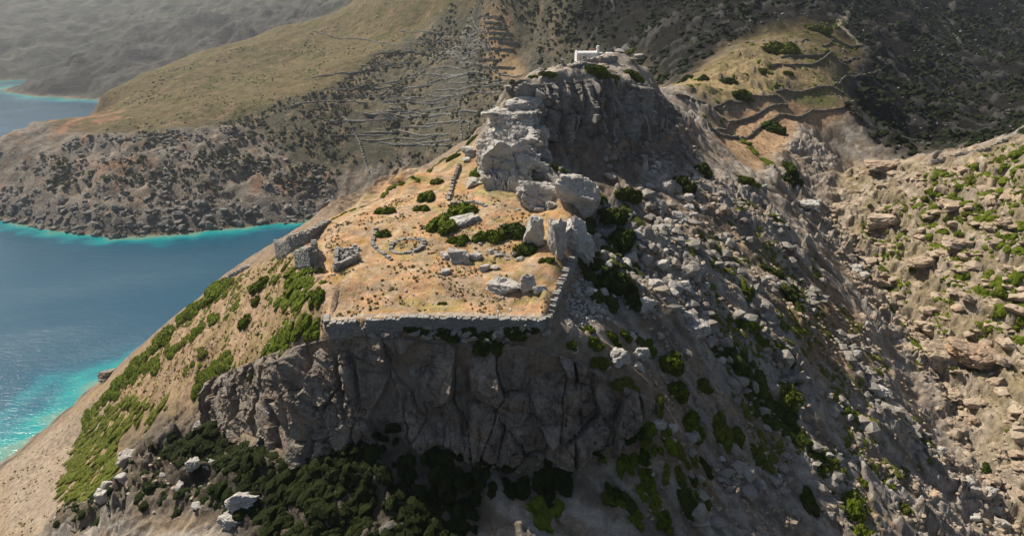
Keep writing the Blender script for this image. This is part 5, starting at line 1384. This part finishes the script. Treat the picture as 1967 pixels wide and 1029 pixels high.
def stone_wall(path, heights, thick, sl, sh, label, group=None, parts=False, seed=0, both=False, ruin=0.25, name='dry_stone_wall', gap=None, faces=True, mat='stone'):
    """path: 3-D line of the foot; heights: one per path point; courses of separate stones round a core"""
    rng = np.random.default_rng(seed + 500)
    path = np.array(path, float)
    dd = np.concatenate([[0], np.cumsum(np.linalg.norm(np.diff(path[:, :2], axis=0), axis=1))])
    L = dd[-1]
    n = max(2, int(L / (sl * 1.2)))
    s = np.linspace(0, L, n + 1)
    ctr = np.stack([np.interp(s, dd, path[:, k]) for k in range(3)], 1)
    heights = list(heights) + [heights[-1]] * (len(dd) - len(heights))
    hh = np.interp(s, dd, heights[:len(dd)]) * (1 - ruin * rng.uniform(0, 1, n + 1) ** 2)
    if gap: hh = np.where((s > gap[0]) & (s < gap[1]), hh * 0.35, hh)
    tg = np.gradient(ctr, axis=0); tg[:, 2] = 0; tg /= np.linalg.norm(tg, axis=1)[:, None]
    nr = np.stack([tg[:, 1], -tg[:, 0], tg[:, 0] * 0], 1)
    # core
    c = thick / 2 - sh * 0.25 - 0.04
    Vc = []
    for k in range(n + 1):
        lo = ctr[k] - np.array([0, 0, 0.5]); hi = ctr[k] + np.array([0, 0, max(0.02, hh[k] - sh * 0.7)])
        Vc += [lo + nr[k] * c, hi + nr[k] * c, hi - nr[k] * c, lo - nr[k] * c]
    Fcore = []
    for k in range(n):
        a = k * 4; b = a + 4
        Fcore += [(a, b, b + 1, a + 1), (a + 1, b + 1, b + 2, a + 2), (a + 2, b + 2, b + 3, a + 3)]
    Fcore += [(0, 1, 2, 3), (n * 4 + 3, n * 4 + 2, n * 4 + 1, n * 4)]
    root = tag(link(name, mesh_from(name, Vc, Fcore, 4, M[mat])), label, 'wall', group, 'thing')
    st = []
    sides = (1, -1) if both else (1,)
    hm = hh.max()
    j = 0
    while j * sh < hm:
        z0 = j * sh
        sx_ = -sl * rng.uniform(0, 0.6)
        while sx_ < L:
            w = sl * rng.uniform(0.6, 1.6)
            m = min(max(sx_ + w / 2, 0), L)
            h_ = np.interp(m, s, hh)
            if z0 < h_ - sh * 0.3:
                top = z0 + sh > h_ - sh * 0.4
                p = np.array([np.interp(m, s, ctr[:, q]) for q in range(3)]); d = np.array([np.interp(m, s, nr[:, q]) for q in range(3)]); d /= np.linalg.norm(d)
                for sd in ((0,) if (top or not faces) else sides):
                    dep = thick * (1.06 if sd == 0 else 0.42)
                    o_ = 0 if sd == 0 else sd * (thick / 2 - dep * 0.42)
                    pr = rng.normal(0, 0.025) * sl / 0.4
                    st.append((p + d * (o_ + pr) + np.array([0, 0, z0 + sh * 0.5 + rng.normal(0, 0.02)]), math.atan2(-d[0], d[1]) + rng.normal(0, 0.06), w * 0.97, dep, sh * rng.uniform(0.82, 1.12) * (rng.uniform(0.9, 1.5) if top else 1), rng.normal(0, 0.05)))
            sx_ += w
        j += 1
    nparts = min(len(st), parts if parts else 0)
    order = sorted(range(len(st)), key=lambda k: -st[k][2] * st[k][4])
    for k in order[:nparts]:
        p, a, w, dp, h, tl = st[k]
        o = link('stone', STN[int(rng.integers(8))], root)
        o.location = p; o.rotation_euler = (tl, tl * 0.7, a); o.scale = (w, dp, h)
        NP_[0] += 1
    rest = [st[k] for k in order[nparts:]]
    if rest:
        V = []; Fq = []
        for k, (p, a, w, dp, h, tl) in enumerate(rest):
            v = (BOXV + rng.uniform(-0.09, 0.09, (8, 3))) * np.array([w, dp, h])
            ca, sa = math.cos(a), math.sin(a)
            v[:, 2] += v[:, 0] * tl
            v = np.stack([v[:, 0] * ca - v[:, 1] * sa, v[:, 0] * sa + v[:, 1] * ca, v[:, 2]], 1) + p
            V.append(v); Fq.append(BOXF + 8 * k)
        tag(link('stones', mesh_from('stones', np.concatenate(V), np.concatenate(Fq), 4, M[mat]), root), kind='stuff')
    return root

def gline(*px, step=None):
    g = hit(np.array(px, float)[:, 0], np.array(px, float)[:, 1])
    if step:
        w = np.array(densify(g, step)); w[:, 2] = ground(w[:, 0], w[:, 1])
        return w
    return g
# long retaining wall in front of the terrace
w = np.array(densify(TOP_FRONT, 2.0)); w = w + np.array([0, -0.5, -2.05])
stone_wall(w, [2.12] * len(w), 0.9, 0.36, 0.19, 'long dry stone retaining wall along the front edge of the terrace', parts=290, seed=1, ruin=0.22, gap=(4.0, 5.6))
w = np.array([TOP_FRONT[0], (TOP_FRONT[0][0] - 0.7, TOP_FRONT[0][1] + 3.0, TOP_FRONT[0][2] + 0.1), (TOP_FRONT[0][0] - 1.4, TOP_FRONT[0][1] + 7.0, TOP_FRONT[0][2] + 0.4)])[::-1] - np.array([0.3, 0.2, 1.2])
stone_wall(w, [0.6, 1.2, 1.35], 0.8, 0.45, 0.26, 'short broken wall at the left front corner of the terrace', parts=60, seed=2, ruin=0.6)
w = np.array(densify(TOP_RIGHT[:5], 2.0)); w = w + np.array([0.45, -0.1, -2.6])
stone_wall(w, list(np.linspace(2.7, 3.3, len(w))), 1.0, 0.5, 0.32, 'ruined wall of big pale stones down the right edge of the terrace', parts=290, seed=3, ruin=0.35)
# broken walls at the back left corner
w = gline((535, 495), (562, 480), (596, 462), (632, 428), step=2.5)
stone_wall(w, np.interp(np.arange(len(w)) / (len(w) - 1), [0, 0.25, 0.6, 1], [3.6, 3.5, 2.6, 0.5]), 0.9, 0.5, 0.27, 'tall broken grey wall above the bay at the back left of the terrace', parts=240, seed=4, both=False, ruin=0.3)
w = gline((573, 512), (601, 509))
stone_wall(w, [3.0, 3.6], 1.0, 0.45, 0.26, 'square wall stump left of the terrace, before the tall broken wall', parts=80, seed=5, both=True, ruin=0.2)
w = gline((603, 508), (606, 478), step=2)
stone_wall(w, [2.4] * (len(w) - 1) + [1.2], 0.8, 0.45, 0.26, 'narrow wall running back from the square wall stump', parts=60, seed=6, both=True, ruin=0.5)
# ruined hut: four low walls, one thing
hut = link('ruined_hut', None); hc = gline((664, 505))[0]
hut.location = hc
tag(hut, 'small ruined stone hut with fallen roof on the left of the terrace', 'ruin')
c4 = gline((645, 520), (688, 500), (682, 476), (648, 483))
for k, (a, b, h) in enumerate(((0, 1, 1.4), (1, 2, 0.7), (2, 3, 0.6), (3, 0, 1.0))):
    m = [c4[a], (c4[a] + c4[b]) / 2, c4[b]]
    wl_ = stone_wall(m, [h, h * 0.8, h], 0.6, 0.45, 0.22, None, seed=7 + k, both=True, ruin=0.8, name='wall')
    for key in ('label', 'category', 'group', 'kind'):
        if key in wl_: del wl_[key]
    wl_.parent = hut; wl_.matrix_parent_inverse = Matrix.Translation(-Vector(hc))
rr_ = np.random.default_rng(5); cm = c4.mean(0)
fl = np.stack([cm[0] + rr_.normal(0, 1.1, 90), cm[1] + rr_.normal(0, 1.3, 90), np.full(90, cm[2] + 0.2)], 1); fl[:, 2] = ground(fl[:, 0], fl[:, 1]) + rr_.uniform(0.0, 0.6, 90)
fo = chips('fallen_stones', fl, rr_.uniform(0.15, 0.45, 90), M['stone'], 81); fo.parent = hut; fo.matrix_parent_inverse = Matrix.Translation(-Vector(hc))
# ring
rc = gline((783, 472))[0]
rg = [(rc[0] + 2.9 * math.cos(a), rc[1] + 2.7 * math.sin(a), 0) for a in np.linspace(0, 2 * math.pi, 25)]
rg = [(p_[0], p_[1], float(ground(p_[0], p_[1])) - 0.1) for p_ in rg][::-1]
stone_wall(rg, [0.42 + 0.2 * math.sin(k * 0.6) for k in range(25)], 0.7, 0.45, 0.2, 'round roofless stone enclosure in the middle left of the terrace', parts=110, seed=12, both=True, ruin=0.8, name='stone_ring')
w = gline((427, 542), (455, 526), (478, 512), step=2.5)
stone_wall(w, [0.7] * len(w), 0.9, 0.7, 0.35, 'low tumbled wall on the ridge above the bay', parts=50, seed=13, both=True, ruin=0.7)
w = gline((862, 385), (870, 350), (882, 320), step=2)
stone_wall(w, [0.7] * len(w), 0.6, 0.5, 0.25, 'thin tumbled wall climbing the shoulder behind the big shrub pair', parts=60, seed=14, both=True, ruin=0.6)
w = gline((868, 392), (905, 388), (932, 396), step=2)
stone_wall(w, [0.45] * len(w), 0.6, 0.5, 0.22, 'line of fallen wall stones before the massive buttress boulder', parts=60, seed=15, both=True, ruin=0.8)
w = gline((752, 500), (715, 470), (722, 440), step=2)
stone_wall(w, [0.34] * len(w), 0.6, 0.4, 0.2, 'low bank of wall stones left of the round enclosure', parts=50, seed=16, both=True, ruin=0.8)
# wall at the left front edge of the crag top
w = np.array([P(990, 198, 150.5), P(1010, 193, 150.2), P(1036, 190, 151.5)])
stone_wall(w, [3.6, 3.8, 3.2], 0.9, 0.6, 0.3, 'straight edged stone wall built on the left corner of the crag', parts=60, seed=17, ruin=0.15)

# field walls on the saddle, walls on the far hill
FW = [0]
def far_wall(px, h, label, group=None, seed=0, thick=1.0, sl=1.6, sh=None, mat='farstone'):
    w = gline(*px, step=5)
    return stone_wall(w, [h] * len(w), thick, sl, sh or h / 2.2, label, group, seed=seed, ruin=0.45, faces=False, mat=mat)
for k, (px, h, lb) in enumerate((
    (((1362, 242), (1400, 238), (1450, 226), (1512, 206)), 2.0, 'upper field wall edging the tan saddle field'),
    (((1372, 254), (1470, 240), (1560, 214)), 2.0, 'lower field wall edging the tan saddle field'),
    (((1300, 185), (1400, 195), (1500, 190)), 1.6, 'wall under the rocky knoll of the saddle'),
    (((1490, 178), (1560, 172), (1620, 182)), 1.6, 'wall behind the green strip field'),
    (((1612, 186), (1622, 208), (1560, 214)), 1.2, 'curved wall round the end of the green strip field'),
    (((1500, 112), (1580, 108), (1650, 112)), 1.5, 'field terrace wall below the broad dark shrub'),
    (((1480, 128), (1560, 126), (1630, 130)), 1.5, 'second field terrace wall below the broad dark shrub'),
    (((1540, 82), (1600, 78), (1660, 90)), 1.3, 'topmost field terrace wall'),
    (((1660, 96), (1690, 118), (1706, 126)), 1.3, 'short wall beside the pale track'),
    (((1695, 132), (1640, 150), (1600, 166)), 1.3, 'wall slanting down from the pale track'),
    (((1790, 312), (1850, 297), (1895, 288), (1928, 272)), 1.5, 'long wall along the crest of the lit spur'),
    (((1404, 358), (1440, 362), (1470, 360)), 1.2, 'short white stone wall on the right flank below the saddle field'))):
    far_wall(px, h * 0.62, lb, seed=30 + k, sl=1.0, thick=0.7, mat='farstone' if k < 10 else 'stone')
for k, (px, lb) in enumerate((
    (((711, 79), (782, 95), (825, 103), (870, 106)), 'long wall slanting across the far hillside below the grass slope'),
    (((844, 104), (907, 125), (999, 147)), 'long wall slanting down to the crag on the far hillside'),
    (((830, 120), (809, 141), (749, 163), (733, 182)), 'bent wall in the scrub of the far hillside'),
    (((700, 219), (795, 216), (869, 219), (940, 215)), 'lowest long wall across the far hillside'),
    (((655, 216), (690, 272), (708, 330)), 'wall running straight down the far hillside to the bay'),
    (((760, 170), (850, 152), (930, 143)), 'wall along the upper scrub terrace of the far hillside'),
    (((780, 190), (880, 180), (975, 172)), 'wall along the middle scrub terrace of the far hillside'),
    (((600, 60), (680, 75), (720, 80)), 'faint wall on the grass slope edge'))):
    far_wall(px, 0.95, lb, seed=50 + k, thick=1.1, sl=2.0, mat='stone')
for k, (px, wh) in enumerate((
    (((600, 150), (680, 140), (760, 122)), 'highest, at the grass slope'), (((640, 172), (730, 160), (800, 142)), 'second from the grass slope'), (((560, 205), (640, 195), (700, 198)), 'left, low in the scrub'),
    (((820, 240), (900, 235), (955, 232)), 'right, beside the terrace shoulder'), (((760, 250), (810, 262), (860, 258)), 'lowest, over the green patch'), (((845, 80), (900, 88), (935, 92)), 'left of the field hut'), (((770, 60), (840, 66), (915, 60)), 'left of the stepped fields'))):
    far_wall(px, 0.85, 'old terrace wall on the far hillside, ' + wh, seed=110 + k, thick=1.0, sl=2.0, mat='stone')
for k, (x0, x1, yy) in enumerate(((920, 958, 36), (932, 968, 46), (936, 972, 56), (940, 982, 66), (940, 982, 76), (958, 994, 84), (935, 985, 97), (885, 960, 117), (890, 985, 132))):
    far_wall(((x0, yy), ((x0 + x1) / 2, yy + 0.5), (x1, yy + 1)), 1.7, 'short retaining wall of a stepped field high on the far hillside', 'stepped field walls on the far hillside', seed=70 + k, thick=1.2, sl=2.2)

tr_ = np.random.default_rng(9)
for k in range(34):
    yy = 62 + k * 6.6 + tr_.uniform(-3, 3)
    lo_x = np.interp(yy, [60, 120, 200, 290], [800, 660, 560, 640]); hi_x = np.interp(yy, [60, 120, 170, 290], [930, 960, 985, 860])
    xa = tr_.uniform(lo_x, hi_x - 60); xb = min(hi_x, xa + tr_.uniform(50, 150)); sl_ = tr_.uniform(-0.10, 0.06)
    far_wall(((xa, yy), ((xa + xb) / 2, yy + sl_ * (xb - xa) / 2 + tr_.uniform(-2, 2)), (xb, yy + sl_ * (xb - xa))), 0.8, 'thin pale terrace wall among many on the scrubby far hillside', 'terrace walls on the far hillside', seed=140 + k, thick=0.9, sl=2.2, mat='stone')
# ------------------------------------------------------------------ chapel
N = NT('whitewash')
nz = N.noise(1.6, 5, 0.6, N.pos())
N.base(N.ramp(nz, [(0.3, (0.70, 0.69, 0.66)), (0.6, (0.82, 0.81, 0.79))])); N.bump(nz, 0.15, 0.2)
M['white'] = N.m
N = NT('dark_wood'); N.base((0.045, 0.04, 0.035)); M['wood'] = N.m
N = NT('rust_tile'); N.base(N.ramp(N.noise(2.0, 4, 0.6, N.pos()), [(0.3, (0.18, 0.10, 0.07)), (0.7, (0.30, 0.18, 0.12))])); M['rust'] = N.m
chap = link('chapel', None)
cp = P(1109, 117, 190.0)
zb = float(ground(cp[0] + 4, cp[1] + 1.5)) + 0.1
chap.location = (cp[0], cp[1], zb); chap.rotation_euler = (0, 0, 0.10); chap.scale = (0.8, 0.88, 0.78)
tag(chap, 'small whitewashed chapel with vaulted roof and bell gable on the crag summit', 'chapel')
def part(name, V, Fs, mat, parent, smooth=False):
    me = bpy.data.meshes.new(name); me.from_pydata([tuple(v) for v in V], [], [tuple(f) for f in Fs]); me.materials.append(M[mat]); me.update()
    if smooth:
        me.polygons.foreach_set('use_smooth', [True] * len(me.polygons))
    return link(name, me, parent)
def boxp(name, a, b, mat, parent, bev=0.05):
    bm = bmesh.new(); bmesh.ops.create_cube(bm, size=1.0)
    for v in bm.verts: v.co = Vector([(a[k] + b[k]) / 2 + v.co[k] * (b[k] - a[k]) for k in range(3)])
    if bev: bmesh.ops.bevel(bm, geom=bm.edges[:], offset=bev, segments=2, affect='EDGES')
    me = bpy.data.meshes.new(name); bm.to_mesh(me); bm.free(); me.materials.append(M[mat])
    return link(name, me, parent)
LN, DN, HW = 7.0, 3.4, 1.75
boxp('wall', (0, 0, -0.6), (LN, DN, HW), 'white', chap)
n = 14; V = []; Fs = []
for xe in (-0.08, LN + 0.08):
    for k in range(n + 1):
        a = math.pi * k / n
        V.append((xe, DN / 2 - (DN / 2 + 0.08) * math.cos(a), HW + 0.003 + 1.15 * math.sin(a)))
for k in range(n): Fs.append((k, k + 1, n + 2 + k, n + 1 + k))
Fs += [tuple(range(n, -1, -1)), tuple(range(n + 1, 2 * n + 2)), (0, n + 1, 2 * n + 1, n)]
part('roof', V, Fs, 'white', chap)
# gable at the left end rises a little over the vault, with a small step
V = []
for xe in (-0.28, 0.0):
    V += [(xe, -0.10, -0.6), (xe, DN + 0.10, -0.6), (xe, DN + 0.10, HW + 0.2), (xe, DN / 2 + 0.9, HW + 1.15), (xe, DN / 2, HW + 1.5), (xe, DN / 2 - 0.9, HW + 1.15), (xe, -0.10, HW + 0.2)]
part('gable', V, [(6, 5, 4, 3, 2, 1, 0), (7, 8, 9, 10, 11, 12, 13)] + [(k, (k + 1) % 7, 7 + (k + 1) % 7, 7 + k) for k in range(7)], 'white', chap)
# bell gable at the right end
bg_ = boxp('bell_gable', (LN - 0.05, 0.5, -0.6), (LN + 0.75, 1.7, HW + 1.4), 'white', chap)
for a, b in (((LN - 0.03, 0.5, HW + 1.38), (LN + 0.73, 0.78, HW + 2.3)), ((LN - 0.03, 1.42, HW + 1.38), (LN + 0.73, 1.7, HW + 2.3))):
    boxp('pier', a, b, 'white', bg_, 0.03)
V = []; m_ = 8
for xe in (LN - 0.03, LN + 0.73):
    V += [(xe, 0.5, HW + 2.28), (xe, 1.7, HW + 2.28)] + [(xe, 1.1 + 0.6 * math.cos(math.pi * k / m_), HW + 2.3 + 0.75 * math.sin(math.pi * k / m_)) for k in range(m_ + 1)]
q_ = m_ + 3
part('arch', V, [tuple([1] + list(range(2, q_)) + [0])[::-1], tuple([q_ + 1] + list(range(q_ + 2, 2 * q_)) + [q_]), (0, 1, q_ + 1, q_)] + [(k, k + 1, q_ + k + 1, q_ + k) for k in range(2, q_ - 1)], 'white', bg_)
bmb = bmesh.new(); bmesh.ops.create_cone(bmb, cap_ends=True, segments=10, radius1=0.2, radius2=0.09, depth=0.34)
for v in bmb.verts: v.co += Vector((LN + 0.35, 1.1, HW + 1.98))
meb = bpy.data.meshes.new('bell'); bmb.to_mesh(meb); bmb.free(); meb.materials.append(M['wood']); link('bell', meb, bg_)
# porch and side rooms
boxp('porch', (LN + 0.78, 0.1, -0.6), (LN + 2.2, 3.0, HW + 0.55), 'white', chap)
boxp('low_room', (LN + 2.24, 0.7, -0.7), (LN + 3.6, 3.0, HW - 0.5), 'white', chap)
an = boxp('annex', (LN + 3.65, 1.0, -0.7), (LN + 6.0, 3.4, HW + 0.5), 'white', chap)
boxp('door', (LN + 4.6, 0.93, -0.3), (LN + 5.3, 1.03, 1.05), 'wood', an, 0.0)
boxp('door', (LN + 1.15, 0.04, -0.35), (LN + 1.75, 0.14, 1.25), 'wood', chap, 0.0)
boxp('bench', (0.4, -0.45, -0.5), (5.2, -0.02, 0.12), 'white', chap, 0.03)
sh = boxp('shed_roof', (LN - 1.6, DN + 0.35, HW + 0.9), (LN - 0.2, DN + 1.8, HW + 1.55), 'rust', chap)
# walls round the summit
for k, (px, h, lb) in enumerate((
    (((1080, 127), (1096, 121), (1121, 119)), 1.6, 'terrace wall left below the chapel'),
    (((1122, 122), (1140, 119), (1152, 119)), 1.0, 'low terrace wall right under the chapel'),
    (((1152, 121), (1170, 120), (1184, 119)), 1.5, 'dark retaining wall under the chapel annex'),
    (((1095, 130), (1120, 126), (1143, 127)), 0.7, 'lowest tumbled wall on the crag top before the chapel'))):
    w = gline(*px, step=1.5)
    stone_wall(w, [h] * len(w), 0.7, 0.5, 0.28, lb, seed=90 + k, ruin=0.35)
w = gline((1168, 100), (1180, 95), (1206, 94), (1215, 98), step=1.5)
stone_wall(w, np.interp(np.linspace(0, 1, len(w)), [0, 0.3, 0.8, 1], [1.2, 2.6, 2.6, 1.2]), 0.9, 0.6, 0.3, 'ruined grey fort wall topmost on the crag behind the chapel', seed=96, both=True, ruin=0.4)
for a in ((1192, 102, 20, 9, 'grey block between chapel annex and fort wall'), (1214, 122, 22, 16, 'tan rock right below the olive shrub by the fort wall'), (1160, 128, 20, 9, 'reddish rock under the dark retaining wall'), (1228, 116, 22, 18, 'leaning slab at the right shoulder of the summit')):
    boulder(*a, mat='tanrock' if 'dd' in a[4] or 'tan' in a[4] else 'boulder')
# small far hut on the stepped fields
fh = link('field_hut', None); hp = gline((937, 82))[0]; fh.location = hp
tag(fh, 'tiny roofless field hut beside the stepped fields on the far hillside', 'hut')
for a, b in (((-2.2, 0, -1), (-0.5, 0.6, 2.6)), ((0.6, 0, -1), (2.2, 0.6, 2.6)), ((-2.2, 3.2, -1), (2.2, 3.8, 2.9)), ((-2.2, 0.62, -1), (-1.6, 3.18, 2.7)), ((1.6, 0.62, -1), (2.2, 3.18, 2.7))):
    boxp('wall', a, b, 'stone', fh)
boxp('lintel', (-0.6, 0.02, 2.0), (0.7, 0.58, 2.55), 'stone', fh)
# ------------------------------------------------------------------ the air
def haze(dens):
    bm = bmesh.new(); bmesh.ops.create_cube(bm, size=1.0)
    lo = (-4200, -700, -40); hi = (2200, 5200, 520)
    for v in bm.verts: v.co = Vector([lo[k] if v.co[k] < 0 else hi[k] for k in range(3)])
    me = bpy.data.meshes.new('haze'); bm.to_mesh(me); bm.free()
    m = bpy.data.materials.new('haze_air'); m.use_nodes = True
    t = m.node_tree; t.nodes.clear()
    o = t.nodes.new('ShaderNodeOutputMaterial'); v = t.nodes.new('ShaderNodeVolumePrincipled')
    v.inputs['Color'].default_value = (0.86, 0.92, 1.0, 1)
    v.inputs['Density'].default_value = dens
    v.inputs['Anisotropy'].default_value = 0.72
    t.links.new(v.outputs[0], o.inputs['Volume'])
    me.materials.append(m)
    tag(link('haze', me), kind='stuff')
haze(0.0002)
